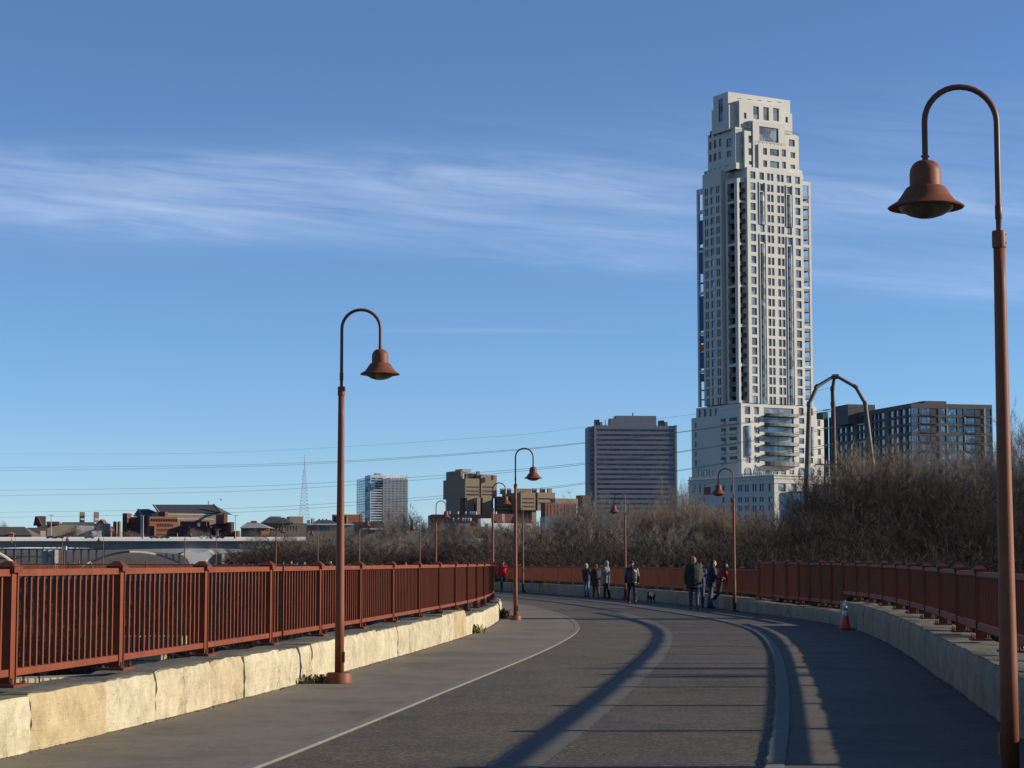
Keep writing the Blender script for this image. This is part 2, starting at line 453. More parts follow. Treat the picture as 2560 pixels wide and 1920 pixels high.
railing('rust red metal railing standing on the sunlit limestone wall', -1, lposts, lambda s: (.53 if s < 35 else .43, .65, 1.535, 1.605))
f1 = [lposts[-1]+3.1*k for k in range(0, 84)]
railing('inner rust red railing of the far bend, seen over the near railing', -1, f1, lambda s: (.38, .50, 1.33, 1.43), True)
rposts = [s_at_px(q, 'rw', .41, 0, 60) for q in (2451,2399,2356,2317,2280,2246,2211,2176,2145,2112,2083,2055,2028,2000,1969,1936,1901)]
rposts = [rposts[0]-10.2, rposts[0]-6.8, rposts[0]-3.4]+rposts
def rprof(s):
    t = min(1, max(0, (s-15)/42))
    zt = 1.465+t*.125
    if s < 44: return (.575+t*.02, .765, zt, zt+.085)
    return (.31, .47, zt, zt+.075)
railing('taller shaded rust red railing behind the traffic cone', 1, rposts, rprof, rh=.09)
f2 = [rposts[-1]+.22]
while f2[-1] < 316: f2.append(f2[-1]+3.1)
railing('lower outer rust red railing that the pedestrians walk and lean along', 1, f2, lambda s: (.38, .50, 1.33, 1.43), True)

# ------------------------------------------------------------------ street lamps
def lamp(loc, rz, label, group=None, scale_=1):
    root = empty('street_lamp', loc, rz, label, 'street lamp', group)
    p = MB(); p.lathe([(.062,.13),(.062,.9),(.056,1.6),(.049,2.5),(.043,3.5),(.041,3.84)], 20)
    p.build('pole', M_LAMP, root, True)
    b = MB(); b.lathe([(.165,0),(.165,.125),(.158,.135),(.07,.135)], 28); bo = b.build('base_drum', M_LAMP, root, True, sharp=40)
    a = MB(); a.box((.058, -.02, .34), (.03, .06, .14)); a.build('access_cover', M_LAMP, root)
    c = MB(); c.lathe([(.048,3.82),(.050,3.83),(.050,3.93),(.047,3.94),(.024,3.94)], 20)
    for an in (0.4, 2.5, 4.6):
        for z in (3.85, 3.91): c.sphere((.05*cos(an), .05*sin(an), z), .006, 6, 4)
    c.build('collar', M_LAMP, root, True, sharp=40)
    n = MB(); pts = [(0,0,3.93),(0,0,4.02)]; rad = [.021,.021]
    pts += [(0,0,4.03),(0,0,4.12),(0,0,4.13)]; rad += [.026,.026,.0215]
    rr_ = .2585; zc = 4.98-rr_
    for k in range(17):
        an = pi-pi*k/16; pts.append((rr_+rr_*cos(an), 0, zc+rr_*sin(an))); rad.append(.0215)
    pts.append((2*rr_, 0, 4.45)); rad.append(.0215)
    n.tube(pts, rad, 12); n.sphere((2*rr_+.024, 0, 4.475), .008, 6, 4); n.sphere((2*rr_-.024, 0, 4.475), .008, 6, 4)
    n.build('gooseneck', M_NECK, root, True, sharp=50)
    s = MB(); z0 = 4.105
    s.lathe([(.20,z0+.012),(.262,z0-.004),(.270,z0+.004),(.250,z0+.018),(.205,z0+.045),(.175,z0+.085),(.15,z0+.125),(.135,z0+.145),(.125,z0+.15),(.112,z0+.152),(.112,z0+.245),(.1105,z0+.249),(.111,z0+.253),(.104,z0+.285),(.085,z0+.315),(.06,z0+.334),(.024,z0+.343),(0,z0+.345)], 32, (2*rr_, 0, 0))
    s.build('bell_shade', M_LAMP, root, True, sharp=45)
    l = MB(); l.lathe([(0,z0-.075),(.06,z0-.07),(.12,z0-.052),(.17,z0-.024),(.198,z0+.004),(.198,z0+.012)], 28, (2*rr_, 0, 0))
    l.build('lens', M_LENS, root, True)
    return root
L1 = lamp(tuple(Vector((0, 0, 0))+Vector((-2.29, 26.75, 0))), 0.02, 'nearest lamp rising from the sunlit footpath by the cream wall')
def lamp_copy(loc, rz, label, group=None):
    c = copy_tree(L1); c.location = loc; c.rotation_euler = (0, 0, rz); c['label'] = label
    c['group'] = 'bell lamps along the bridge'; return c
L1['group'] = 'bell lamps along the bridge'
lamp_copy((3.46, 14.06, 0), pi+.02, 'big dark lamp before the shaded railing, cut by the frame')
lamp_copy((.10, 58.3, deck_z(58.3)), 0.0, 'lamp at the end of the cream wall near the person in red')
lamp_copy((7.62, 68.9, -.19), pi, 'dark lamp beside the leaning pedestrians in the shade')
LFAR = [(1232,'lw',.45,0,'lamp rising right behind the end of the near railing'),(1090,'lw',.45,0,'lamp in front of the gap between the white tower and the brown tower'),
        (898,'lw',.45,0,'lamp with its bell below the right side of the white high-rise'),(690,'lw',.45,0,'lamp standing before the end of the pale highway bridge'),
        (462,'lw',.45,0,'lamp in front of the flared highway bridge pier, bell before the arena'),(155,'lw',.45,0,'lamp beside the white signal box at the far bend'),
        (1564,'rw',-.4,1,'lamp behind the walker in black, bell in front of the grey slab block'),(1308,'rw',-.4,1,'lamp half hidden behind the one at the cream wall\'s end'),
        (1050,'rw',-.4,1,'lamp with a small bell below and left of the brown tower'),(795,'rw',-.4,1,'lamp just left of the nearest pole, bell over bare trees'),
        (540,'rw',-.4,1,'lamp right of the flared pier with its bell by a dark car'),(258,'rw',-.4,1,'lamp before the arch bridge columns with its bell facing left'),
        (38,'rw',-.4,1,'tiny lamp at the far left end of the bridge')]
for px, key, ex, flip, lab in LFAR:
    s = s_at_px(px, key, ex, 58, 325)
    if s is None: print('no lamp', px); continue
    p = pt(s, off(key, s)+ex); lamp_copy(tuple(p), (pi if flip else 0), lab)
# white box on a dark mast at the far bend
s = s_at_px(160, 'lw', .3, 150, 325); p = pt(s, off('lw', s)+.3)
sg = empty('signal_post', tuple(p), 0, 'dark mast carrying a small white box beside a far lamp', 'post')
mb = MB(); mb.tube([(0,0,0),(0,0,3.2)], .09, 8); mb.build('mast', simple('dark_steel', (.06,.05,.045), .6), sg)
mb = MB(); mb.box((0,0,3.25), (.5,.35,.42)); mb.build('white_box', simple('white_case', (.75,.75,.72), .5), sg)

# ------------------------------------------------------------------ traffic cone
g = ground(2113, 1575)
cn = empty('traffic_cone', tuple(g), .3, 'orange traffic cone with two white bands against the shaded wall', 'traffic cone')
M_OR = simple('cone_orange', (.75,.10,.03), .45, .1, 6); M_WH = simple('cone_white', (.8,.8,.78), .35, .06, 6); M_BK = simple('cone_base', (.35,.05,.025), .7)
mb = MB(); mb.box((0,0,.02), (.36,.36,.04)); mb.build('base', M_BK, cn)
prof = lambda z: .135-.112*(z-.04)/.68
mb = MB(); mb.lathe([(.15,.04),(.145,.06)]+[(prof(z), z) for z in (.062,.2,.36,.5,.62,.715)]+[(.014,.722)], 24); mb.build('body', M_OR, cn, True)
for z0, z1 in ((.34,.48),(.53,.68)):
    mb = MB(); mb.lathe([(prof(z0)+.003, z0), (prof(z1)+.003, z1), (prof(z1)-.002, z1), (prof(z0)-.002, z0)], 24); mb.build('reflective_band', M_WH, cn, True)
# weed tufts growing at the foot of the cream wall
M_WEED = bark('dry_weed', (.20,.15,.07), (.12,.10,.045))
for wpx, wpy, hh, lab in ((1184,1583,.22,'dry weed tuft at the foot of the cream wall beyond its step'),(1257,1545,.3,'dry weeds growing at the broken end of the cream wall'),(800,1707,.12,'low moss and weeds beside the nearest lamp base')):
    g = ground(wpx, wpy); mb = MB(); rr = random.Random(wpx)
    for k in range(110):
        a = rr.uniform(0, 6.28); r = rr.uniform(0, .22 if hh > .2 else .3); b0 = Vector((r*cos(a)*1.2, r*sin(a), 0)); t = b0+Vector((rr.uniform(-.12,.12), rr.uniform(-.12,.12), rr.uniform(.3,1)*hh))
        w = Vector((rr.uniform(-.012,.012), rr.uniform(-.012,.012), 0)); mb.quad(b0-w, b0+w, t+w*1.4, t-w*1.4)
    tag(mb.build('weed_tuft', M_WEED, loc=tuple(g)), lab, 'weeds')

# leaf scraps, gravel and grit gathered along the wall foot and the kerbs: one uncountable mass
mb = MB(); rr = random.Random(77)
def scrap(s, o, r, z0):
    p = pt(s, o, dz=z0); a = rr.uniform(0, 6.28); h = r*rr.uniform(.15, .7)
    q = [p+Vector((r*cos(a+k*2.09)*rr.uniform(.6,1.2), r*sin(a+k*2.09)*rr.uniform(.6,1.2), 0)) for k in range(3)]
    t = p+Vector((0, 0, h)); n = len(mb.v); mb.v += [tuple(x) for x in q]+[tuple(t)]; mb.f += [(n,n+1,n+3),(n+1,n+2,n+3),(n+2,n,n+3)]; mb.m += [0]*3
for i in range(1500):
    s = rr.uniform(2, 62)**1.0; scrap(s, off('lw', s)+abs(rr.gauss(0, .035))+.02, rr.uniform(.004,.022), 0)
for i in range(1300):
    s = rr.uniform(2, 62); scrap(s, off('rk', s)-.07-abs(rr.gauss(0, .05)), rr.uniform(.004,.016), -.02)
for i in range(900):
    s = rr.uniform(2, 62); scrap(s, off('lk', s)+.08+abs(rr.gauss(0, .05)), rr.uniform(.004,.013), -.02)
for i in range(900):
    s = rr.uniform(2, 62); scrap(s, off('rw', s)-abs(rr.gauss(0, .05)), rr.uniform(.005,.02), 0)
for i in range(500):
    s = rr.uniform(2, 62); scrap(s, rr.uniform(-4, 4), rr.uniform(.003,.008), -.015 if abs(rr.uniform(0,1)) < 2 and True else 0)
tag(mb.build('leaf_litter', bark('leaf_scraps', (.11,.065,.035), (.06,.05,.035))), 'dry leaf scraps and grit gathered along the wall foot and kerbs', 'litter', kind='stuff')
# ------------------------------------------------------------------ building kit
class Face:
    """a vertical plane through P0 (x, y) running along d as seen left to right from outside"""
    def __init__(self, P0, d):
        self.P = Vector((P0[0], P0[1])); self.d = Vector((d[0], d[1])).normalized(); self.n = Vector((self.d.y, -self.d.x))
    def uz(self, px, py):
        r = ray(px, py); rx = Vector((r.x, r.y)); t = self.P.dot(self.n)/rx.dot(self.n)
        return (rx*t-self.P).dot(self.d), HC+r.z*t
    def u(self, px, py): return self.uz(px, py)[0]
    def z(self, px, py): return self.uz(px, py)[1]
    def p(self, u, z, o=0.0):
        q = self.P+self.d*u+self.n*o; return Vector((q.x, q.y, z))
    def rect(self, x0, y0, x1, y1):
        u0, z1 = self.uz(x0, y0); u1, z0 = self.uz(x1, y1); return (u0, u1, z0, z1)
    def grid(self, cols, rows, py, px):
        """cols: px pairs read at row py; rows: py pairs read at column px"""
        C = [(self.u(a, py), self.u(b, py)) for a, b in cols]; Rw = [(self.z(px, b), self.z(px, a)) for a, b in rows]
        return [(c[0], c[1], r[0], r[1]) for r in Rw for c in C]
    def wall(self, mb, u0, u1, z0, z1, holes=(), depth=.3, m=0):
        us = sorted({u0, u1, *[min(max(h[i], u0), u1) for h in holes for i in (0, 1)]}); zs = sorted({z0, z1, *[min(max(h[i], z0), z1) for h in holes for i in (2, 3)]})
        skip = set(); ui = {u: i for i, u in enumerate(us)}; zi = {z: i for i, z in enumerate(zs)}
        for h in holes:
            a, b, c, d = (min(max(h[0], u0), u1), min(max(h[1], u0), u1), min(max(h[2], z0), z1), min(max(h[3], z0), z1))
            for i in range(ui[a], ui[b]):
                for j in range(zi[c], zi[d]): skip.add((i, j))
            if b > a and d > c:
                q = self.p
                mb.quad(q(a,c), q(a,d), q(a,d,-depth), q(a,c,-depth), m); mb.quad(q(b,d), q(b,c), q(b,c,-depth), q(b,d,-depth), m)
                mb.quad(q(a,d), q(b,d), q(b,d,-depth), q(a,d,-depth), m); mb.quad(q(b,c), q(a,c), q(a,c,-depth), q(b,c,-depth), m)
        for j in range(len(zs)-1):
            i = 0
            while i < len(us)-1:
                if (i, j) in skip: i += 1; continue
                k = i
                while k < len(us)-1 and (k, j) not in skip: k += 1
                mb.quad(self.p(us[i], zs[j]), self.p(us[k], zs[j]), self.p(us[k], zs[j+1]), self.p(us[i], zs[j+1]), m); i = k
    def pane(self, mb, h, depth=.28, mull=1, fr=.07, m=0, mf=1):
        a, b, c, d = h; q = self.p
        mb.quad(q(a,c,-depth), q(b,c,-depth), q(b,d,-depth), q(a,d,-depth), m)
        if fr:
            o = -depth+.05
            for u in [a, b-fr]: mb.quad(q(u,c,o), q(u+fr,c,o), q(u+fr,d,o), q(u,d,o), mf)
            for k in range(mull):
                u = a+(b-a)*(k+1)/(mull+1)-fr/2; mb.quad(q(u,c,o), q(u+fr,c,o), q(u+fr,d,o), q(u,d,o), mf)
            for z in (c, d-fr): mb.quad(q(a,z,o+.01), q(b,z,o+.01), q(b,z+fr,o+.01), q(a,z+fr,o+.01), mf)

class Bld:
    def __init__(self, name, label, cat, wall, gl, frame, group=None, loc=None):
        self.root = empty(name, loc or (0, 0, 0), 0, label, cat, group); self.wall = wall; self.gl = gl; self.fr = frame
        self.mb = MB(); self.win = []
        self.inv = None
    def part(self, name, mb, mats, smooth=False, sharp=None):
        return mb.build(name, mats, self.root, smooth, sharp=sharp)
    def finish(self, nwin=100, mb_name='wall', extra_name='window'):
        self.part(mb_name, self.mb, self.wall)
        big = sorted(range(len(self.win)), key=lambda i: -abs((self.win[i][1][1]-self.win[i][1][0])*(self.win[i][1][3]-self.win[i][1][2])))
        keep = set(big[:nwin]); rest = MB()
        for i, (f, h, mull, dep, fr) in enumerate(self.win):
            if i in keep:
                w = MB(); f.pane(w, h, dep, mull, fr); w.build('window', [self.gl, self.fr], self.root)
            else: f.pane(rest, h, dep, mull, fr)
        if rest.f:
            o = rest.build(extra_name, [self.gl, self.fr], self.root); o['kind'] = 'stuff'
    def box(self, f, u0, u1, z0, z1, dep, holes=(), lholes=(), roof=True, mull=1, depth=.3, fr=.07, lmull=1, m=0, mb=None):
        """front face on Face f from u0 to u1; going back dep metres; left side faceted with lholes (w = metres from the back edge)"""
        mb = mb or self.mb
        f.wall(mb, u0, u1, z0, z1, holes, depth, m)
        lf = self.left(f, u0, dep)
        lf.wall(mb, 0, dep, z0, z1, lholes, depth, m)
        q = f.p
        mb.quad(q(u1,z0), q(u1,z0,-dep), q(u1,z1,-dep), q(u1,z1), m)
        mb.quad(q(u1,z0,-dep), q(u0,z0,-dep), q(u0,z1,-dep), q(u1,z1,-dep), m)
        if roof: mb.quad(q(u0,z1), q(u1,z1), q(u1,z1,-dep), q(u0,z1,-dep), m)
        for h in holes: self.win.append((f, h, mull, depth-.02, fr))
        for h in lholes: self.win.append((lf, h, lmull, depth-.02, fr))
    def left(self, f, u0, dep):
        q = f.p(u0, 0, -dep); return Face((q.x, q.y), (f.n.x, f.n.y))

def frame_at(px, py, Y, b):
    r = ray(px, py); t = Y/r.y; return Face((r.x*t, Y), (cos(R(b)), sin(R(b))))
def leftdep(f, u0, px, py):
    """metres back along the left side to reach photo column px"""
    q = f.p(u0, 0); lf = Face((q.x, q.y), (f.n.x, f.n.y)); return -lf.u(px, py)

M_TOWER = simple('tower_stone', (.65,.62,.55), .85, .07, .12, bs=.05)
M_TGL = glass('tower_glass', (.17,.19,.20), .15, .35)
M_TFR = simple('window_frame', (.05,.055,.06), .5)
M_RAILD = simple('balcony_metal', (.045,.045,.05), .5)
M_DARK = simple('dark_interior', (.025,.025,.03), .5)

# ================================================================== tall stepped apartment tower
T = Bld('apartment_tower', 'tall stepped cream stone apartment tower with balconies at its corner', 'tower', M_TOWER, M_TGL, M_TFR)
F0 = frame_at(1848, 1000, 600, 30)
C0 = F0.P.copy(); E1 = F0.d.copy(); E2 = -F0.n.copy()
def RF(v): q = C0+E2*v; return Face((q.x, q.y), E1)
def LF(u): q = C0+E1*u; return Face((q.x, q.y), -E2)          # coordinate = -v
def uR(px, py, v=0): return RF(v).u(px, py)
def zR(px, py, v=0): return RF(v).z(px, py)
def vL(px, py, u=0): return -LF(u).u(px, py)
def zL(px, py, u=0): return LF(u).z(px, py)
def tbox(xl, xc, xr, yt, zb, v0, rw=(), lw=(), ym=None, mull=1, lmull=1, depth=.35, roof=True):
    """rw, lw: windows as photo rectangles on the right and left faces"""
    ym = ym or yt
    u0 = uR(xc, ym, v0); u1 = uR(xr, ym, v0); zt = zR(xc, yt, v0); v1 = vL(xl, ym, u0); f = RF(v0)
    H = [f.rect(*r) for r in rw]; dep = v1-v0
    lf = LF(u0)
    LH = []
    for r in lw:
        a, b, c, d = lf.rect(*r); LH.append((a+v1, b+v1, c, d))
    f2 = Face(f.p(u0, 0)[:2], f.d)
    H = [(a-u0, b-u0, c, d) for a, b, c, d in H]
    T.box(f2, 0, u1-u0, zb, zt, dep, H, LH, roof, mull, depth, .09, lmull)
    return u0, u1, v1, zt
ROW_T = [429,457,482,507.5,533.6,559.6,585,612,640,666,692,718,744,770,794,818,844.5,868.6,892.4,916.6,940.7,964.8,989.6]
vA = -1.0
fA = RF(vA); ZB = zR(1853, 1007)
ZT = [fA.z(1883, y) for y in ROW_T]; ZW = [(z-2.2, z+.05) for z in ZT]
COLS = [(1877,1890),(1900,1911.5),(1918.5,1926),(1928,1935),(1943.5,1951),(1953,1960.7),(1967.6,1979.7),(1988.7,2001.4)]
COLU = [(fA.u(a, 568), fA.u(b, 568)) for a, b in COLS]
u0A = fA.u(1869, 568); u1A = fA.u(2008, 568); zA = fA.z(1869, 417)
bays = []
for ci in (1, 6):
    for r0, r1 in ((2, 4), (7, 22)): bays.append((ci, r0, r1))
def inbay(ci, ri): return any(c == ci and a <= ri <= b for c, a, b in bays)
holes = [(COLU[c][0]-u0A, COLU[c][1]-u0A, ZW[r][0], ZW[r][1]) for r in range(23) for c in range(8) if not inbay(c, r)]
fA2 = Face(fA.p(u0A, 0)[:2], fA.d)
T.box(fA2, 0, u1A-u0A, ZB, zA, 12, holes, (), True, 1, .35, .08)
# glazed bow windows
M_BOW = glass('bow_glass', (.19,.21,.215), .15, .35)
for ci, r0, r1 in bays:
    a, b = COLU[ci]; c = (a+b)/2; r = (b-a)/2+.1; z0 = ZW[r1][0]-.9; z1 = ZW[r0][1]+.5
    mb = MB(); g = lambda an, z, rr=r: fA.p(c-rr*cos(an), z, rr*.45*sin(an)+.01)
    n = 10
    for k in range(n): mb.quad(g(pi*k/n, z0), g(pi*(k+1)/n, z0), g(pi*(k+1)/n, z1), g(pi*k/n, z1), 0)
    for zz in (z0, z1):
        mb.poly([fA.p(c, zz, .01)]+[g(pi*k/n, zz) for k in range(n+1)], 1)
    for ri in range(r0, r1):
        zz = ZW[ri][0]-.5
        for k in range(n): mb.quad(g(pi*k/n, zz-.45, r+.03), g(pi*(k+1)/n, zz-.45, r+.03), g(pi*(k+1)/n, zz+.45, r+.03), g(pi*k/n, zz+.45, r+.03), 1)
    for k in range(1, n, 2):
        p0 = g(pi*k/n, z0, r+.03); p1 = g(pi*k/n, z1, r+.03); mb.bar(p0, p1, .08, .08, 1)
    T.part('bow_window', mb, [M_BOW, M_TFR])
    fin = MB()
    for uu in (a-.25, b+.25): fin.hexa([fA.p(uu-.1,z0), fA.p(uu+.1,z0), fA.p(uu+.1,z0,.3), fA.p(uu-.1,z0,.3), fA.p(uu-.1,z1+3), fA.p(uu+.1,z1+3), fA.p(uu+.1,z1+3,.3), fA.p(uu-.1,z1+3,.3)])
    T.part('stone_fin', fin, M_TOWER)
# left (shaded) face mass
uB = -1.0; lfB = LF(uB)
LC = [(1762.3,1765.6),(1766.8,1770.2),(1776.2,1784.6),(1790.5,1794),(1795.2,1799)]
vv0 = vL(1803, 560, uB); vv1 = vL(1757, 560, uB)
LH = []
for r in range(1, 23):
    for a, b in LC:
        w0 = lfB.u(a, 560); w1 = lfB.u(b, 560); LH.append((w0+vv1, w1+vv1, ZW[r][0], ZW[r][1]))
q = C0+E1*uB+E2*vv0
T.box(Face(q, E1), 0, 14, ZB, zL(1757, 438, uB), vv1-vv0, (), LH, True, 1, .35, .07, 0)
# recessed plane with one column of dark windows
uC = 1.0; lfC = LF(uC); wv0 = vL(1821, 560, uC); wv1 = vv0+.02
LH = []
for r in range(1, 23):
    w0 = lfC.u(1813.8, 560); w1 = lfC.u(1818.6, 560); LH.append((w0+wv1, w1+wv1, ZW[r][0], ZW[r][1]))
T.box(Face(C0+E1*uC+E2*wv0, E1), 0, 10, ZB, zL(1810, 432, uC), wv1-wv0, (), LH, True, 1, .35, .07, 0)
# core behind the corner balconies, dark glazing
ub = u0A+.02; vb = wv0; zbal = zR(1848, 446)
core = MB(); fC = RF(2.2)
T.box(Face(fC.p(2.2, 0)[:2], E1), 0, 6, ZB, zbal-.6, vb-2.0, (), (), True)
gl = MB()
fg = RF(2.15); gl.quad(fg.p(2.2, ZB), fg.p(ub, ZB), fg.p(ub, zbal-.7), fg.p(2.2, zbal-.7)); lg = LF(2.15); gl.quad(lg.p(-vb, ZB), lg.p(-2.2, ZB), lg.p(-2.2, zbal-.7), lg.p(-vb, zbal-.7))
T.part('balcony_glazing', gl, M_DARK)
# corner column, beams, slabs and railings
fr = MB()
def prism(mb, u0, u1, v0, v1, z0, z1, m=0):
    P = [C0+E1*u0+E2*v0, C0+E1*u1+E2*v0, C0+E1*u1+E2*v1, C0+E1*u0+E2*v1]
    mb.hexa([Vector((p.x, p.y, z0)) for p in P]+[Vector((p.x, p.y, z1)) for p in P], m)
prism(fr, 0, .75, 0, 1.5, ZB, zbal); prism(fr, 0, .55, vb-.9, vb, ZB, zbal)
for y0, y1 in ((444,455),(500,506),(606,612),(711,717),(810,817),(908,915),(1000,1007)):
    z1 = zR(1848, y0); z0 = zR(1848, y1)
    prism(fr, .76, ub, .02, .6, z0, z1); prism(fr, .02, .6, 1.51, vb-.91, z0, z1)
T.part('balcony_frame', fr, M_TOWER)
for r in range(1, 23):
    z = ZW[r][0]-.55
    sl = MB(); prism(sl, .62, ub, .05, 2.2, z-.28, z); prism(sl, .05, .61, 1.52, vb-.92, z-.28, z)
    prism(sl, .8, ub, .1, .16, z, z+1.0); prism(sl, .1, .16, 1.55, vb-.95, z, z+1.0)
    T.part('balcony', sl, M_RAILD)
# open balcony stacks at the two outer edges
ur0 = uR(2008.3, 600, .4); ur1 = uR(2028, 600, .4); fr = MB(); zr1 = zR(2015, 453)
prism(fr, ur1-.75, ur1, .4, 1.2, ZB, zr1); prism(fr, ur1-.5, ur1, 4.4, 5, ZB, zr1)
for y0, y1 in ((453,463),(507,514),(611,618),(716,722),(814,821),(914,920),(1003,1008)):
    prism(fr, ur0, ur1-.76, .42, 1.0, zR(2015, y1), zR(2015, y0))
T.part('balcony_frame', fr, M_TOWER)
for r in range(1, 22):
    z = ZW[r][0]-.55; sl = MB(); prism(sl, ur0, ur1-.77, 1.02, 5, z-.28, z); prism(sl, ur0, ur1-.77, .52, .57, z+.05, z+1.0); T.part('balcony', sl, M_RAILD)
lu = -.3; vl0 = vv1+.02; vl1 = vL(1742, 600, lu); fr = MB(); zl1 = zL(1749, 473, lu)
prism(fr, lu, lu+.7, vl1-.9, vl1, ZB, zl1); prism(fr, 3.0, 3.5, vl1-.9, vl1, ZB, zl1)
for y0, y1 in ((473,486),(528,535),(626,633),(731,737),(832,838),(927,933)):
    prism(fr, lu+.02, lu+.6, vl0, vl1-.91, zL(1749, y1, lu), zL(1749, y0, lu))
T.part('balcony_frame', fr, M_TOWER)
M_BLUE = simple('blue_netting', (.03,.075,.26), .7, .15); M_ORG = simple('orange_netting', (.45,.10,.03), .7)
for r in range(2, 22):
    z = ZW[r][0]-.55; sl = MB(); prism(sl, lu+.61, 3.4, vl0, vl1-.05, z-.28, z); T.part('balcony', sl, M_RAILD)
for a, b, mt in ((552,612,M_BLUE),(620,684,M_BLUE),(741,828,M_BLUE),(840,858,M_BLUE),(862,880,M_ORG),(884,922,M_BLUE),(935,952,M_BLUE)):
    mb = MB(); prism(mb, lu+.25, lu+.3, vl0+.1, vl1-.92, zL(1749, b, lu), zL(1749, a, lu)); T.part('netting', mb, mt)
# ---- stepped crown
D_ = 0.35
tbox(1757, 1866, 2008, 431, zA-.2, .3)
tbox(1760, 1840, 2005, 406, zL(1757,439,uB)-.3, .9, rw=[(1870,402,1886,414),(1976,405,1988,422)], lw=[(1763,430,1766,437),(1774,418,1778,428),(1786,414,1790,424),(1798,410,1803,421),(1813,406,1822,421)])
tbox(1769, 1838, 1992, 317, zR(1860,420), 1.4, rw=[(1871,338.6,1885,358),(1871,371,1886,388),(1972,348,1987,367),(1976,380,1988,396)],
     lw=[(1773,328,1778.6,344),(1784,323,1790.6,340),(1797,320,1803,336),(1773,356,1778.6,374),(1784,351,1790.6,370),(1797,347,1803,366),(1773,388,1778.6,405),(1784,384,1790.6,401),(1797,380,1803,397),(1816,348,1829,366),(1817,379,1829,391)], lmull=1)
tbox(1846, 1861, 1892, 326, zR(1861,420), .1, rw=[(1871,338.6,1885,358.5),(1871,370,1887,389),(1872,402,1887,413)], lw=[(1850.5,343,1857.5,359),(1850.5,372,1857.5,390)])
tbox(1878, 1962, 1996.5, 336.5, zR(1861,420), .2, rw=[(1972,348,1987,367),(1976,380,1988,396),(1976,411,1988,423)])
tbox(1870, 1882, 1961, 301, zR(1861,420), -.2, rw=[(1898,315,1946.5,358)], mull=3)
tbox(1885, 1896, 1974, 360, zA-.1, -.75, rw=[(1907.5,369.5,1917.7,387.5),(1924.5,371.5,1947.5,391),(1954,373,1964.8,392),(1908,400.5,1918,418),(1925,402,1948,421),(1954.5,404,1965,422)])
tbox(1779, 1822, 1980, 262, zR(1840,320), 3.0, rw=[(1963.5,292,1970,307)], lw=[(1796,264,1808,303)], mull=0)
tbox(1783, 1820, 1975, 229, zR(1840,265), 3.4, rw=[(1843,245,1854,248),(1868,247,1879,250),(1893,249.5,1904,252.5),(1918,252,1929,255),(1943,254,1953,257)], lw=[(1796,250,1808,303)], mull=0)
tbox(1832, 1848, 1953, 250, zR(1848,336), 1.6, rw=[(1859.5,281.5,1866.3,297),(1883,265,1897.5,299),(1908,267,1922.5,302),(1932.5,269.5,1947.5,303.5)], lw=[(1837.5,283,1841.5,298)], mull=1)
tbox(1858, 1875, 1882.5, 301, zR(1860,330), .6)
pr = MB()
for xa, xb, y, v in ((1862,1892,325,.15),(1963,1996,335,.25),(1897,1973,359,-.7),(1962,1991,334,.3)):
    f = RF(v); ua, ub2 = f.u(xa, y), f.u(xb, y); z = f.z(xa, y)
    pr.bar(f.p(ua, z+1.0), f.p(ub2, z+1.0), .07, .07); n = 8
    for k in range(n+1): u = ua+(ub2-ua)*k/n; pr.bar(f.p(u, z), f.p(u, z+1.0), .05, .05)
T.part('terrace_railing', pr, M_RAILD)
# ---- lower, wider body
zb2 = zR(1853, 1192); zm = zR(1853, 1008)
arch_rows = []
LW2 = []
R2 = [(1043,1057.5),(1069,1084.5),(1093.5,1108),(1117.5,1132),(1142,1157)]
rw = [(1861.5,1016,1875.5,1036),(1885,1016.5,1897.5,1036.5),(1996.5,1019,2009,1038.5),(2024,1020,2032,1039),(1862,1044,1876,1057.5)]
for a, b in R2: rw += [(1886,a,1899,b),(1997.5,a+2,2010.5,b+2)]
rw += [(1864,1142,1877,1157.5),(2025,1144,2033,1158.5)]
rw += [(1914,1175.5,1926,1186),(1934,1175.5,1946,1186),(1953,1175.5,1965.5,1186),(1972.5,1175.5,1985.5,1186)]
rw += [(1909.5,1018.5,1985.5,1166)]
lw = []
for a, b in [(1024,1044.5)]+[(1051,1067),(1073,1090),(1098,1112),(1122,1136),(1147,1160)]:
    for x0, x1 in ((1746,1752),(1759.5,1766.5),(1773.5,1780.5),(1787,1794.5)): 
        dy = (1780-x0)*.07; (lw if a < 1040 else LW2).append((x0, a+dy-2, x1, b+dy-2))
u0, u1, v1, zt = tbox(1741, 1853, 2042, 1008, zb2, -1.6, rw=rw, lw=lw, ym=1090)
T.win = [w for w in T.win]
tbox(1729, 1801, 2060, 1038, zb2, 9.0, rw=[(2043,1050,2051,1066),(2043.5,1074,2051.5,1090),(2044,1098,2052,1113),(2044.5,1122,2052.5,1137),(2045,1146,2053,1161),(2043,1175,2053,1189)], lw=[(1737.5,1056,1741.5,1070),(1737.5,1080,1741.5,1094),(1737.5,1104,1741.5,1118),(1738,1128,1742,1141),(1738,1151,1742,1164)]+LW2, ym=1100)
# balcony corner of the lower body
f = RF(-1.6); lf = LF(u0)
for k, y in enumerate((1047,1071,1095,1119,1143)):
    mb = MB(); a, b, c, d = lf.rect(1803, y, 1814, y+13); 
    for (w0, w1) in ((lf.u(1803,1100), lf.u(1815,1100)), (lf.u(1824,1100), lf.u(1843,1100))):
        mb.quad(lf.p(w0,c,.03), lf.p(w1,c,.03), lf.p(w1,d,.03), lf.p(w0,d,.03), 0)
        P = [lf.p(w0,c-.3,.04), lf.p(w1,c-.3,.04), lf.p(w1,c-.3,1.0), lf.p(w0,c-.3,1.0)]
        mb.hexa(P+[p+Vector((0,0,.9)) for p in P], 1)
    T.part('balcony', mb, [M_DARK, M_TOWER])
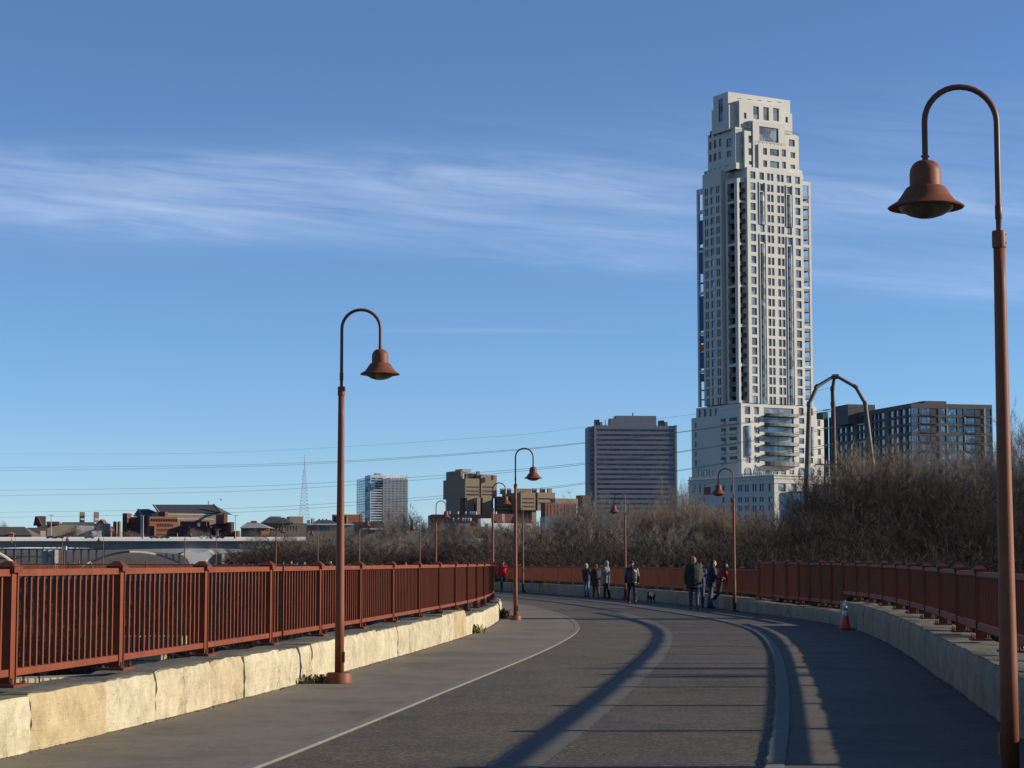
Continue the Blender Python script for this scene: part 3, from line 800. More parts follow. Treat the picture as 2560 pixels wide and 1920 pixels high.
# curved stacked balconies on the sunlit side
f = RF(-1.62)
ca, cb = f.u(1909.5, 1100), f.u(1987, 1100); cc = (ca+cb)/2; hw = (cb-ca)/2+.5
for y0, y1 in ((1036,1043),(1060,1067),(1084,1091),(1107,1115),(1132,1140),(1155,1166)):
    z0 = f.z(1948, y1); z1 = f.z(1948, y0); mb = MB(); n = 10
    g = lambda k, z, o=0: f.p(cc-hw*cos(pi*k/n)*1.0, z, (1.4+1.4*sin(pi*k/n))-o)
    for k in range(n):
        mb.quad(g(k,z0), g(k+1,z0), g(k+1,z1), g(k,z1), 0); mb.quad(g(k,z0,.1), g(k,z1,.1), g(k+1,z1,.1), g(k+1,z0,.1), 0)
    mb.poly([f.p(cc-hw,z0,-.2)]+[g(k,z0) for k in range(n+1)]+[f.p(cc+hw,z0,-.2)], 0); mb.poly([f.p(cc-hw,z0+.25,-.2)]+[g(k,z0+.25,.05) for k in range(n+1)]+[f.p(cc+hw,z0+.25,-.2)], 0)
    T.part('balcony', mb, M_RAILD)
for xa, xb, ya, yb in ((1863,1877,1064,1140),(2025,2034,1067,1140)):
    mb = MB(); a, b = f.u(xa, 1100), f.u(xb, 1100); c = (a+b)/2; r = (b-a)/2; z0, z1 = f.z(xa, yb), f.z(xa, ya); n = 8
    g = lambda k, z: f.p(c-r*cos(pi*k/n), z, r*.8*sin(pi*k/n)+.02)
    for k in range(n): mb.quad(g(k,z0), g(k+1,z0), g(k+1,z1), g(k,z1), 0)
    for zz in (z0, z1): mb.poly([g(k,zz) for k in range(n+1)], 1)
    T.part('bow_window', mb, [M_BOW, M_TFR])
# arched windows of the lower body: dark glass with a pale stone surround
M_TRIM = simple('pale_trim', (.66,.62,.54), .8, .05, 1)
def arch_win(face, xa, xb, ya, yb, o=.03):
    a, b = face.u(xa, (ya+yb)/2), face.u(xb, (ya+yb)/2); r = (b-a)/2; c = (a+b)/2; z0 = face.z((xa+xb)/2, yb); zs = face.z((xa+xb)/2, ya)-r
    P = [face.p(a,z0,o), face.p(b,z0,o)]+[face.p(c+r*cos(pi*k/8), zs+r*sin(pi*k/8), o) for k in range(9)]
    w = MB(); w.poly(P, 0); wo = w.build('arched_window', [M_TGL], T.root)
    s = MB(); pts = [face.p(b+.2,z0,o+.1)]+[face.p(c+(r+.2)*cos(pi*k/8), zs+(r+.2)*sin(pi*k/8), o+.1) for k in range(9)]+[face.p(a-.2,z0,o+.1)]
    s.tube(pts, .13, 6); s.build('surround', M_TRIM, wo)
for xa, xb in ((1865,1877),(1887.5,1899.5),(2000.5,2010.5),(2024,2033)): arch_win(f, xa, xb, 1170, 1187.5)
for xa, xb in ((1747,1752.5),(1760.5,1766),(1774,1780)): arch_win(lf, xa, xb, 1175, 1196)
# ---- podium
M_POD = simple('podium_stone', (.61,.585,.52), .85, .06, .2)
fp = frame_at(1935.5, 1190, 560, 28)
zt = fp.z(1935.5, 1187); dl = leftdep(fp, 0, 1721, 1195); ul = fp.u(2330, 1195)
rh = [fp.rect(1945.5,1207.5,1964.5,1229),fp.rect(1978,1207.5,1991.5,1229),fp.rect(1946,1237,1965,1252),fp.rect(1946,1261,1965,1276),fp.rect(2015,1208,2021,1228),fp.rect(2031,1209,2037,1228),fp.rect(2050,1210,2058,1225)]
q = fp.p(0, 0); lp = Face((q.x, q.y), (fp.n.x, fp.n.y)); lh = []
for i, (ya, yb) in enumerate(((1209,1228),(1242,1254.5),(1263.5,1277),(1286,1299))):
    for xa, xb in ((1921,1931),(1899,1903),(1905,1909),(1881,1885),(1887,1891),(1862,1866),(1868,1872),(1845,1849),(1851,1855),(1826,1830),(1832,1836),(1806,1812),(1760,1763),(1748,1752),(1734,1738)):
        k = (1926-xa)*.055; a, b, c, d = lp.rect(xa, ya+k*.3, xb, yb+k*.3); lh.append((a+dl, b+dl, c, d))
mainmb = T.mb; pod = MB(); T.mb = pod
T.box(fp, 0, ul, -8, zt, dl, rh, lh, True, 1, .35, .08, 1)
T.part('podium', pod, M_POD); T.mb = mainmb
cor = MB()
for dz, o, h in ((-1.0,.25,.35),(-2.3,.18,.25),(-.2,.35,.3)):
    cor.hexa([fp.p(-o,zt+dz,.01), fp.p(ul,zt+dz,.01), fp.p(ul,zt+dz,o), fp.p(-o,zt+dz,o), fp.p(-o,zt+dz+h,.01), fp.p(ul,zt+dz+h,.01), fp.p(ul,zt+dz+h,o), fp.p(-o,zt+dz+h,o)])
    cor.hexa([lp.p(-dl,zt+dz,.01), lp.p(-.02,zt+dz,.01), lp.p(-.02,zt+dz,o), lp.p(-dl,zt+dz,o), lp.p(-dl,zt+dz+h,.01), lp.p(-.02,zt+dz+h,.01), lp.p(-.02,zt+dz+h,o), lp.p(-dl,zt+dz+h,o)])
cor.hexa([fp.p(.01,fp.z(1945,1232),.01), fp.p(ul,fp.z(1945,1232),.01), fp.p(ul,fp.z(1945,1232),.12), fp.p(.01,fp.z(1945,1232),.12), fp.p(.01,fp.z(1945,1231),.01), fp.p(ul,fp.z(1945,1231),.01), fp.p(ul,fp.z(1945,1231),.12), fp.p(.01,fp.z(1945,1231),.12)])
T.part('cornice', cor, M_TRIM)
mb = MB(); n = 46
for k in range(n):
    p = lp.p(-dl+dl*k/n, zt+.1, -.4); mb.box((p.x, p.y, p.z+.45), (.35,.35,.9))
mb.bar(fp.p(0,zt+.9,-.5), fp.p(ul,zt+.9,-.5), .08, .08)
T.part('roof_balustrade', mb, M_TRIM)
mb = MB(); a, b, c, d = lp.rect(1761, 1218, 1776, 1236); mb.hexa([lp.p(a,c,.02), lp.p(b,c,.02), lp.p(b,c,.2), lp.p(a,c,.2), lp.p(a,d,.02), lp.p(b,d,.02), lp.p(b,d,.2), lp.p(a,d,.2)])
T.part('red_shutter', mb, simple('red_shutter', (.28,.05,.03), .7))
T.finish(100)

# ================================================================== grey slab block
M_SLAB = simple('slab_concrete', (.285,.285,.315), .85, .06, .3); M_SLABG = glass('slab_glass', (.055,.065,.08), .2, .2)
S = Bld('slab_block', 'wide grey slab apartment block with rows of dark ribbon windows', 'apartment block', M_SLAB, M_SLABG, M_SLAB)
fs = frame_at(1488, 1300, 1120, 6); us = fs.u(1689, 1150); zs0 = -2; zs1 = fs.z(1488, 1063)
rows = [fs.z(1500, 1072.5+12.25*k) for k in range(20)]
hs = [(1.0, us-1.0, z-1.35, z) for z in rows if z > 3]
S.box(fs, 0, us, zs0, zs1, 18, hs, (), True, 26, .35, .12)
f5 = Face(fs.p(fs.u(1473, 1150), 0, -1.2)[:2], fs.d); w = fs.u(1488, 1150)-fs.u(1473, 1150)
S.box(f5, 0, w-.02, zs0, zs1-.8, 15, [(.8, w-.6, z-1.6, z-.2) for z in rows if z > 3], (), True, 2, .3, .12)
S.finish(60)
mb = MB(); mb.hexa([fs.p(us,zs0,.3), fs.p(us+.9,zs0,.3), fs.p(us+.9,zs0,-18.2), fs.p(us,zs0,-18.2), fs.p(us,zs1+.4,.3), fs.p(us+.9,zs1+.4,.3), fs.p(us+.9,zs1+.4,-18.2), fs.p(us,zs1+.4,-18.2)])
S.part('end_wall', mb, simple('slab_end', (.52,.50,.45), .85))
mb = MB(); mb.hexa([fs.p(-.35,zs0,.02), fs.p(-.05,zs0,.02), fs.p(-.05,zs0,.5), fs.p(-.35,zs0,.5), fs.p(-.35,zs1,.02), fs.p(-.05,zs1,.02), fs.p(-.05,zs1,.5), fs.p(-.35,zs1,.5)])
S.part('wall_fin', mb, simple('slab_fin', (.38,.35,.33), .85))
def roofbox(B, f, xa, xb, ya, yb, dep, mat, name='rooftop_plant', setb=3):
    ff = Face(f.p(0, 0, -setb)[:2], f.d); a, b = ff.u(xa, (ya+yb)/2), ff.u(xb, (ya+yb)/2); z1, z0 = ff.z(xa, ya), ff.z(xa, yb); mb = MB()
    mb.hexa([ff.p(a,z0), ff.p(b,z0), ff.p(b,z0,-dep), ff.p(a,z0,-dep), ff.p(a,z1), ff.p(b,z1), ff.p(b,z1,-dep), ff.p(a,z1,-dep)])
    return B.part(name, mb, mat)
roofbox(S, fs, 1540, 1641, 1039, 1066, 9, M_SLAB, 'penthouse'); roofbox(S, fs, 1525, 1539.5, 1046, 1066, 7, M_SLAB)
roofbox(S, fs, 1488, 1499, 1049, 1066, 5, M_RAILD); roofbox(S, fs, 1648, 1661, 1051, 1066, 5, M_RAILD); roofbox(S, fs, 1500, 1506, 1055, 1066, 4, M_STEEL); roofbox(S, fs, 1662, 1669, 1055, 1066, 4, M_STEEL)
roofbox(S, fs, 1581, 1583, 1032, 1041, 1, M_RAILD, 'vent_stack'); roofbox(S, fs, 1512.5, 1514, 1050, 1066, .3, M_RAILD, 'vent_stack')

# ================================================================== dark apartment block
M_CHAR = simple('charcoal_brick', (.115,.105,.105), .85, .1, .4); M_CHG = glass('dark_block_glass', (.16,.22,.26), .08, .75); M_TAN = simple('tan_panel', (.40,.33,.25), .8)
B = Bld('apartment_block', 'charcoal mid-rise apartment block with bluish windows behind the bare trees', 'apartment block', M_CHAR, M_CHG, simple('char_frame', (.02,.02,.022), .5))
fd = frame_at(2278, 1010, 700, 14); zt = fd.z(2278, 1008); ur = fd.u(2481, 1050); dl = leftdep(fd, 0, 2072, 1020)
rys = [(1020,1036),(1042,1057),(1063.5,1079),(1088,1103),(1110,1125),(1132,1147),(1154,1168)]
rz = [(fd.z(2290, b), fd.z(2290, a)) for a, b in rys]
cols = [(2279.5,2298),(2303,2346),(2353,2365),(2371,2393),(2397,2409),(2415,2457),(2465,2478)]
cu = [(fd.u(a, 1050), fd.u(b, 1050)) for a, b in cols]
hh = [(a, b, c, d) for (c, d) in rz for (a, b) in cu]
q = fd.p(0, 0); lf = Face((q.x, q.y), (fd.n.x, fd.n.y)); lh = []
for (c, d) in rz:
    for xa, xb in ((2266,2276.5),(2251,2263),(2236,2246),(2222,2234),(2199,2211),(2190,2197),(2180,2187),(2164,2174),(2152,2161),(2142,2150),(2121,2131),(2107,2116),(2094,2104),(2082,2089),(2074,2080)):
        lh.append((lf.u(xa, 1060)+dl, lf.u(xb, 1060)+dl, c, d))
B.box(fd, 0, ur, -4, zt, dl, hh, lh, True, 2, .5, .09, 2)
B.finish(100)
# balcony recesses: dark backs, slab edges and rails; tan panels
for k, (c, d) in enumerate(rz):
    for j in (1, 5):
        a, b = cu[j]; mb = MB(); sh = (b-a)*.45
        mb.hexa([fd.p(b-sh,c,-.45), fd.p(b-.05,c,-.45), fd.p(b-.05,c,-.2), fd.p(b-sh,c,-.2), fd.p(b-sh,d,-.45), fd.p(b-.05,d,-.45), fd.p(b-.05,d,-.2), fd.p(b-sh,d,-.2)])
        mb.hexa([fd.p(a,c-.35,.02), fd.p(b,c-.35,.02), fd.p(b,c-.35,.35), fd.p(a,c-.35,.35), fd.p(a,c-.1,.02), fd.p(b,c-.1,.02), fd.p(b,c-.1,.35), fd.p(a,c-.1,.35)])
        mb.bar(fd.p(a,c+.85,.3), fd.p(b,c+.85,.3), .06, .06)
        for i in range(8): mb.bar(fd.p(a+(b-a)*i/7,c-.1,.3), fd.p(a+(b-a)*i/7,c+.85,.3), .05, .05)
        B.part('balcony', mb, M_RAILD)
    for x0, x1 in (((2411,2414.5),(2460,2464)) if k % 2 else ((2366.5,2370),(2460,2464))):
        a, b = fd.u(x0, 1050), fd.u(x1, 1050); mb = MB()
        mb.hexa([fd.p(a,c-.3,.01), fd.p(b,c-.3,.01), fd.p(b,c-.3,.08), fd.p(a,c-.3,.08), fd.p(a,d+.3,.01), fd.p(b,d+.3,.01), fd.p(b,d+.3,.08), fd.p(a,d+.3,.08)]); B.part('tan_panel', mb, M_TAN)
roofbox(B, fd, 2311, 2366, 1002, 1030, 10, M_CHAR, 'penthouse', 4); roofbox(B, fd, 2120, 2188, 1010.5, 1060, 12, M_CHAR, 'penthouse', dl*.62); roofbox(B, fd, 2058, 2072, 1030, 1300, 12, M_CHAR, 'rear_wing', dl)
# ================================================================== teal glass building in front of the podium
M_TEAL = glass('teal_glass', (.22,.33,.36), .2, .6)
G = Bld('glass_building', 'low teal glass building half hidden by the leaning pylon leg', 'building', simple('teal_panel', (.16,.22,.24), .4), M_TEAL, simple('teal_frame', (.10,.13,.15), .5))
fg = frame_at(1978, 1230, 470, 4); zt = fg.z(1978, 1228); ul = fg.u(2068, 1230)
G.box(fg, 0, ul, -8, zt, 14, [(.3+k*2.0, .3+k*2.0+1.8, -6, zt-.4) for k in range(int((ul-.5)/2))], (), True, 1, .12, .06)
f2 = Face(fg.p(ul+.02, 0, -2)[:2], fg.d); z2 = f2.z(2070, 1209); u2 = f2.u(2118, 1220)
G.box(f2, 0, u2, -8, z2, 12, [(.3+k*2.0, .3+k*2.0+1.8, -6, z2-.4) for k in range(int((u2-.5)/2))], (), True, 1, .12, .06)
G.finish(40)
# ================================================================== far skyline
def cbox(B, xl, xc, xr, yt, yb, Y, b, mat=None, dep=None, name='wall', cols=None, rows=None, lcols=None, gl=True, mb=None):
    """box with its near corner at photo column xc; right face to xr, left face back to xl"""
    f = frame_at(xc, (yt+yb)/2, Y, b); u1 = f.u(xr, (yt+yb)/2); z1 = f.z(xc, yt); z0 = f.z(xc, yb) if yb < 1298 or xc < 640 or name != 'wall' else -3.0
    d = dep if dep else leftdep(f, 0, xl, (yt+yb)/2)
    H = f.grid(cols, rows, (yt+yb)/2, xc) if cols else []
    LH = []
    if lcols:
        q = f.p(0, 0); lf = Face((q.x, q.y), (f.n.x, f.n.y))
        for a, c in rows:
            for xa, xb in lcols: LH.append((lf.u(xa, (yt+yb)/2)+d, lf.u(xb, (yt+yb)/2)+d, f.z(xc, c), f.z(xc, a)))
    m = MB(); B.box(f, 0, u1, z0, z1, d, H, LH, True, 0, .4, 0, 0, mb=m)
    B.part(name, m, mat or B.wall); return f
def finish(B, n=80):
    rest = MB()
    for i, (f, h, mull, dep, fr) in enumerate(B.win):
        if i < n:
            w = MB(); f.pane(w, h, dep, mull, 0); w.build('window', [B.gl], B.root)
        else: f.pane(rest, h, dep, mull, 0)
    if rest.f: rest.build('window', [B.gl], B.root)['kind'] = 'stuff'
    B.win = []
M_BRUT = simple('brown_concrete', (.30,.225,.15), .9, .06, .15); M_BRG = simple('dark_ribbon_glass', (.06,.055,.05), .3, .2, .3)
M_BRICK = simple('red_brick', (.22,.085,.06), .9, .1, .3); M_BRICKD = simple('dark_brick', (.13,.06,.05), .9, .12, .3); M_ORB = simple('orange_brick', (.40,.155,.075), .9, .06, .3)
M_WHT = simple('white_cladding', (.85,.86,.86), .7, .06, .3); M_GRY = simple('grey_cladding', (.36,.355,.36), .8, .08, .3); M_PGL = glass('pale_tower_glass', (.15,.22,.28), .15, .7)
M_ROOF = simple('slate_roof', (.06,.062,.068), .8, .15, .3); M_TANST = simple('tan_stone', (.36,.28,.20), .9, .08, .3); M_CONC = simple('pale_concrete', (.42,.40,.36), .85, .1, .3)
M_RROOF = simple('red_tile_roof', (.25,.05,.035), .8, .12, .4); M_BROOF = simple('brown_roof', (.12,.10,.085), .9, .15, .4)
# --- brown cast concrete tower
A = Bld('brown_tower', 'blocky brown concrete tower with narrow slits, on slab legs', 'building', M_BRUT, M_BRG, M_BRG)
Yb = 1500; bb = 24
band = [(1216,1219.5),(1226,1229.5),(1235,1238.5)]
cbox(A, 1108, 1163, 1198.5, 1196, 1245, Yb-8, bb, cols=[(1165,1197)], rows=band)
cbox(A, 1190, 1203, 1242, 1187, 1245, Yb, bb, cols=[(1206,1234)], rows=band)
cbox(A, 1115, 1152, 1158, 1176, 1300, Yb+4, bb); cbox(A, 1160, 1166, 1200, 1183, 1200, Yb+8, bb, cols=[(1168,1190)], rows=[(1184,1193)])
cbox(A, 1190, 1192.5, 1200, 1178, 1200, Yb+2, bb); cbox(A, 1198, 1202, 1206, 1186, 1245, Yb+10, bb, M_DARK); cbox(A, 1228, 1231, 1234, 1188, 1200, Yb-1, bb, M_DARK)
cbox(A, 1115, 1150, 1163, 1244, 1300, Yb, bb); 
for xa, xb, dy in ((1168,1185,-8.4),(1192.5,1201,-8.4),(1207,1229,-.4)): cbox(A, xa-4, xa, xb, 1244, 1300, Yb+dy, bb)
cbox(A, 1120, 1160, 1232, 1244, 1300, Yb+14, bb, M_DARK); cbox(A, 1138, 1156, 1178, 1172, 1180, Yb+16, bb, M_CONC)
finish(A)
A = Bld('brown_wing', 'lower brown concrete building with turrets beside the brown tower', 'building', M_BRUT, M_BRG, M_BRG)
cbox(A, 1255, 1302, 1338.5, 1231, 1275, Yb-6, bb, cols=[(1305,1335)], rows=[(1245,1248.5),(1255,1258.5),(1265,1268)])
cbox(A, 1335, 1344, 1388, 1231, 1276, Yb, bb, cols=[(1346,1376)], rows=[(1245,1249),(1256,1259)])
for xa, xb in ((1253,1264),(1270,1278),(1288,1328),(1332,1342),(1352,1363),(1370,1380)): cbox(A, xa-3, xa, xb, 1221, 1235, Yb+4, bb)
cbox(A, 1262, 1302, 1327, 1275, 1300, Yb, bb); cbox(A, 1325, 1330, 1341, 1275, 1300, Yb, bb)
cbox(A, 1236, 1242, 1290, 1241, 1300, Yb+6, bb, cols=[(1243,1282)], rows=[(1246,1250),(1255,1259),(1265,1268),(1275,1278)])
finish(A)
A = Bld('brick_hall', 'red brick hall with tall narrow window slots right of the brown buildings', 'building', M_BRICK, M_BRG, M_BRG)
cbox(A, 1352, 1363, 1441, 1258, 1300, 1440, bb, cols=[(1367+8.6*k, 1369.2+8.6*k) for k in range(9)], rows=[(1262,1290)])
cbox(A, 1376, 1388, 1445, 1246, 1262, 1460, bb, M_BRUT); cbox(A, 1443, 1457, 1474, 1243, 1300, 1470, bb, cols=[(1467,1469)], rows=[(1250,1285)]); cbox(A, 1440, 1452, 1474, 1238, 1246, 1475, bb, M_BRICKD)
finish(A)
# --- white and grey high-rise
A = Bld('white_tower', 'white and grey glass high-rise with a white top storey', 'high-rise', M_GRY, M_PGL, M_PGL)
rows = [(1201+6.35*k, 1203.8+6.35*k) for k in range(16)]
cbox(A, 912, 925, 1020, 1187, 1310, 1612, 14, M_WHT, cols=[(927,957)], rows=[(1194+6.35*k, 1198.2+6.35*k) for k in range(18)])
cbox(A, 956, 957.5, 1019, 1198, 1310, 1598, 14, cols=[(961+9.4*k, 965.5+9.4*k) for k in range(6)], rows=rows)
cbox(A, 950, 975, 1019.5, 1194, 1199, 1600, 14, M_WHT, cols=[(980+6.5*k, 983+6.5*k) for k in range(6)], rows=[(1195.5,1198)])
M_GLS = glass('curtain_glass', (.11,.18,.25), .1, .75)
cbox(A, 891, 912, 925.5, 1194, 1310, 1606, 14, M_GLS, lcols=[(893,896),(898,901),(903,906),(908,911)], rows=rows)
cbox(A, 935, 940, 952, 1183, 1188, 1630, 14, M_GRY); cbox(A, 985, 990, 1002, 1188, 1192, 1630, 14, M_GRY)
finish(A, 60)
# --- low sheds and roofs along the bank
def low(name, label, parts, cat='building'):
    A = Bld(name, label, cat, M_CONC, M_BRG, M_BRG)
    for (xl, xc, xr, yt, yb, Y, b, m) in parts: cbox(A, xl, xc, xr, yt, yb, Y, b, m)
    return A
A = low('long_brick_building', 'long low dark red brick building with white roof vents below the brown tower', [(1070,1080,1228,1286,1305,1250,6,M_BRICKD),(1225,1228,1292,1285,1300,1245,18,M_BRICK),(1254,1255,1262,1284.5,1300,1243,18,M_CONC)])
for xa in (1118,1124,1145,1164,1176,1181,1185,1190,1240): cbox(A, xa-1, xa, xa+2.5, 1279, 1288, 1256, 20, M_WHT, 1, 'roof_vent')
A = low('flat_roof_sheds', 'cluster of pale flat-roofed sheds above the thicket, below the long brick building', [(1100,1104,1175,1308,1330,1010,10,M_TANST),(1195,1202,1228,1296,1316,1030,20,M_WHT),(1105,1112,1216,1316,1340,960,8,M_TANST),(1212,1221,1330,1308,1330,985,16,M_WHT),(1236,1240,1258,1302,1310,1000,16,M_BRICK)])
for xa in (1133,1145,1157,1163,1170,1176): cbox(A, xa-1, xa, xa+3, 1295, 1302, 1100, 20, M_WHT, 1, 'roof_vent')
low('green_roof_hall', 'flat pale green roofed building between the thicket and the grey slab', [(1350,1362,1436,1292,1300,1080,8,simple('copper_green', (.30,.40,.37), .7, .1, .3)),(1350,1366,1437,1300,1330,1085,8,M_DARK),(1436,1440,1545,1297,1330,1060,8,simple('blue_grey_cladding', (.20,.23,.28), .7, .08, .3))])
low('blue_white_shed', 'small pale blue shed half hidden in the thicket by the brown tower', [(1146,1152,1210,1346,1362,640,15,simple('pale_blue_cladding', (.34,.37,.46), .7, .06, .3)),(1182,1183,1188,1348,1356,638,15,M_DARK)])
low('orange_brick_block', 'low orange brick block left of the white high-rise', [(830,836,907,1286,1312,1300,14,M_ORB),(834,838,870,1291,1312,1296,0,M_BRICKD)])
A = low('flat_school', 'low tan buildings with white roof edges above bare trees left of the white high-rise', [(765,769,884,1310,1345,900,8,M_TANST),(880,884,960,1305,1345,930,8,M_BROOF),(900,906,960,1320,1345,870,10,M_TANST)])
for (xl, xc, xr, yt, yb, Y) in ((765,768,884,1309,1312.5,899),(905,925,960,1320,1324,868)): cbox(A, xl, xc, xr, yt, yb, Y, 8, M_WHT, 3, 'roof_edge')
def gable(B, xa, xb, xra, xrb, yr, ye, Y, dep, mat, name='roof'):
    """roof: eave from xa to xb at ye, ridge from xra to xrb at yr, sloping back"""
    f = frame_at(xa, ye, Y, 0); e0, e1 = f.u(xa, ye), f.u(xb, ye); ze = f.z(xa, ye)
    g = frame_at(xra, yr, Y+dep, 0); r0 = g.P+g.d*g.u(xra, yr); r1 = g.P+g.d*g.u(xrb, yr); zr = g.z(xra, yr)
    a, b = f.p(e0, ze), f.p(e1, ze); c, d = Vector((r1.x, r1.y, zr)), Vector((r0.x, r0.y, zr))
    a2, b2 = Vector((a.x, a.y+2*dep, ze)), Vector((b.x, b.y+2*dep, ze))
    mb = MB(); mb.quad(a, b, c, d); mb.quad(b2, a2, d, c); mb.poly([b, b2, c]); mb.poly([a2, a, d]); mb.quad(a, a2, b2, b)
    return B.part(name, mb, mat)
# --- arena
A = Bld('brick_arena', 'huge red brick and tan arena under a dark hipped roof', 'arena', M_BRICKD, M_BRG, M_BRG)
Ya = 1250
cbox(A, 380, 395, 556, 1282, 1330, Ya+8, 20, M_TANST, 40); gable(A, 393, 553, 383, 534, 1261.5, 1282, Ya+18, 26, M_ROOF)
gable(A, 332, 400, 345, 372, 1272.5, 1291, Ya+25, 22, M_ROOF)
mb = MB()
for yy in (1286.5, 1298.0):
    f = frame_at(420, yy, Ya+10, 20); z = f.z(420, yy); u1 = f.u(535, yy); mb.hexa([f.p(0,z), f.p(u1,z), f.p(u1,z,.2), f.p(0,z,.2), f.p(0,z+.4), f.p(u1,z+.4), f.p(u1,z+.4,.2), f.p(0,z+.4,.2)])
A.part('pale_band', mb, M_WHT)
mb = MB()
for (p, q) in (((383,1261.5),(397,1280)),((345,1272.5),(356,1290))):
    mb.tube([at(p[0],p[1],Ya+19), at(q[0],q[1],Ya+17)], .55, 6)
A.part('gable_edge', mb, M_TANST)
mb = MB(); mb.tube([at(534,1261.5,Ya+30), at(554,1283,Ya+17)], .6, 6); A.part('gable_edge', mb, M_BRICK)
cbox(A, 305, 306, 318, 1283, 1345, Ya-4, 0, M_BRICKD, 14); cbox(A, 316, 317.5, 326, 1283, 1296, Ya-5, 26, M_ORB, 6)
cbox(A, 304, 306, 374, 1292.5, 1345, Ya, 0, M_BRICKD, 20); cbox(A, 385, 413, 419, 1279.5, 1294, Ya+4, 24, M_ORB); cbox(A, 390, 396, 414, 1279.5, 1292, Ya+6, 0, M_BRICKD, 8)
cbox(A, 373, 374, 443.5, 1291, 1345, Ya-8, 20, M_ORB, 16, cols=[(376+6.2*k, 381.2+6.2*k) for k in range(11)], rows=[(1297,1304)])
mb = MB()
for k in range(5):
    f = frame_at(374, 1310, Ya-8, 20); u0 = f.u(394+7*k, 1312); w = 1.1; z0, z1 = f.z(394,1316), f.z(394,1309); mb.hexa([f.p(u0,z0,.02), f.p(u0+w,z0,.02), f.p(u0+w,z0,.2), f.p(u0,z0,.2), f.p(u0,z1,.02), f.p(u0+w,z1,.02), f.p(u0+w,z1,.2), f.p(u0,z1,.2)])
f = frame_at(374, 1310, Ya-8, 20); 
for (xa, xb, ya, yb) in ((428,433,1310.5,1316),(387,443,1322,1328),(387,443,1334,1338)):
    u0, u1, z0, z1 = f.rect(xa, ya, xb, yb); mb.hexa([f.p(u0,z0,.02), f.p(u1,z0,.02), f.p(u1,z0,.2), f.p(u0,z0,.2), f.p(u0,z1,.02), f.p(u1,z1,.02), f.p(u1,z1,.2), f.p(u0,z1,.2)])
A.part('window_strip', mb, M_BRICKD)
cbox(A, 372, 373, 386, 1315, 1345, Ya-14, 0, M_BRICKD, 6); cbox(A, 449, 450, 516, 1303, 1345, Ya, 0, M_BRICKD, 12); cbox(A, 443, 444, 526, 1316, 1345, Ya-4, 0, M_BRICKD, 12)
cbox(A, 540, 560, 569, 1285, 1310, Ya+2, 26, M_BRICK); cbox(A, 523, 578, 585.5, 1305, 1345, Ya-4, 26, M_BRICK); cbox(A, 584, 594, 600, 1327, 1345, Ya-4, 26, M_ORB)
mb = MB()
for x in (496.5,): mb.box(tuple(at(x, 1312, Ya-1)), (1.4, .4, 2.2))
A.part('white_window', mb, M_WHT); mb = MB(); mb.tube([at(521,1262,Ya+44), at(521,1252,Ya+44)], .25, 5); A.part('aerial', mb, M_RAILD)
finish(A)
# --- houses and works at the far left
A = Bld('brown_roof_house', 'long house with a brown roof and small gabled dormer at the far left', 'house', M_BRICK, M_BRG, M_BRG)
cbox(A, -60, -40, 79, 1338, 1352, 1150, 0, M_BRICK, 20); gable(A, -60, 80, -50, 61, 1317, 1338.5, 1149, 12, M_BROOF)
cbox(A, 18, 19.5, 33, 1334, 1352, 1145, 8, M_ORB, 6); gable(A, 17, 34, 25.5, 26.5, 1329, 1334.5, 1144, 3, M_ORB)
A = Bld('brick_stack_house', 'brick works tower with a sloped side left of the twin silos', 'building', M_BRICK, M_BRG, M_BRG)
cbox(A, 86, 93, 114, 1290, 1330, 1400, 12, simple('worn_brick', (.20,.13,.11), .9, .15, .3), 14)
p = [at(83,1314,1398), at(105,1314,1398), at(93,1290.5,1398), at(88,1290.5,1398)]; mb = MB(); mb.hexa([p[0], p[1], p[1]+Vector((0,12,0)), p[0]+Vector((0,12,0)), p[3], p[2], p[2]+Vector((0,12,0)), p[3]+Vector((0,12,0))]); A.part('sloped_side', mb, M_BRICKD)
low('white_works', 'long low white works buildings under the twin silos', [(68,72,118,1319,1345,1260,18,M_BROOF),(112,118,190,1312,1345,1280,18,M_TANST),(186,190,236,1314,1345,1270,22,M_CONC),(150,156,276,1309.5,1345,1300,6,M_GRY),(116,121,152,1305.5,1313,1300,10,M_BRICK),(155,160,240,1306,1312,1320,6,M_GRY),(228,231,254,1327,1345,1200,14,M_WHT),(98,101,114,1327,1345,1190,20,simple('cream_render', (.55,.48,.33), .8))])
for xa, xb, lab in ((200,211.5,'left one of the two square concrete silos'),(235.5,247,'right one of the two square concrete silos, by the red gable')):
    A = Bld('concrete_silo', lab, 'silo', M_CONC, M_BRG, M_BRG, 'square silos'); cbox(A, xa-1.5, xa, xb, 1280, 1330, 1420, 18, M_TANST); cbox(A, xa, xa+2, xb-1, 1296, 1300, 1416, 18, M_WHT, 2, 'white_panel')
A = Bld('red_gable_house', 'house with a steep red gabled roof left of the arena', 'house', M_BRICK, M_BRG, M_BRG); cbox(A, 262, 264, 286, 1316, 1345, 1380, 18, M_BRICK, 10)
p = [at(238,1312,1360), at(276,1327,1360), at(252,1298,1360)]; mb = MB(); q = [v+Vector((0,14,0)) for v in p]; mb.poly(p); mb.poly(q[::-1]); mb.quad(p[1], q[1], q[2], p[2]); mb.quad(p[2], q[2], q[0], p[0]); mb.quad(p[0], q[0], q[1], p[1]); A.part('roof', mb, M_RROOF)
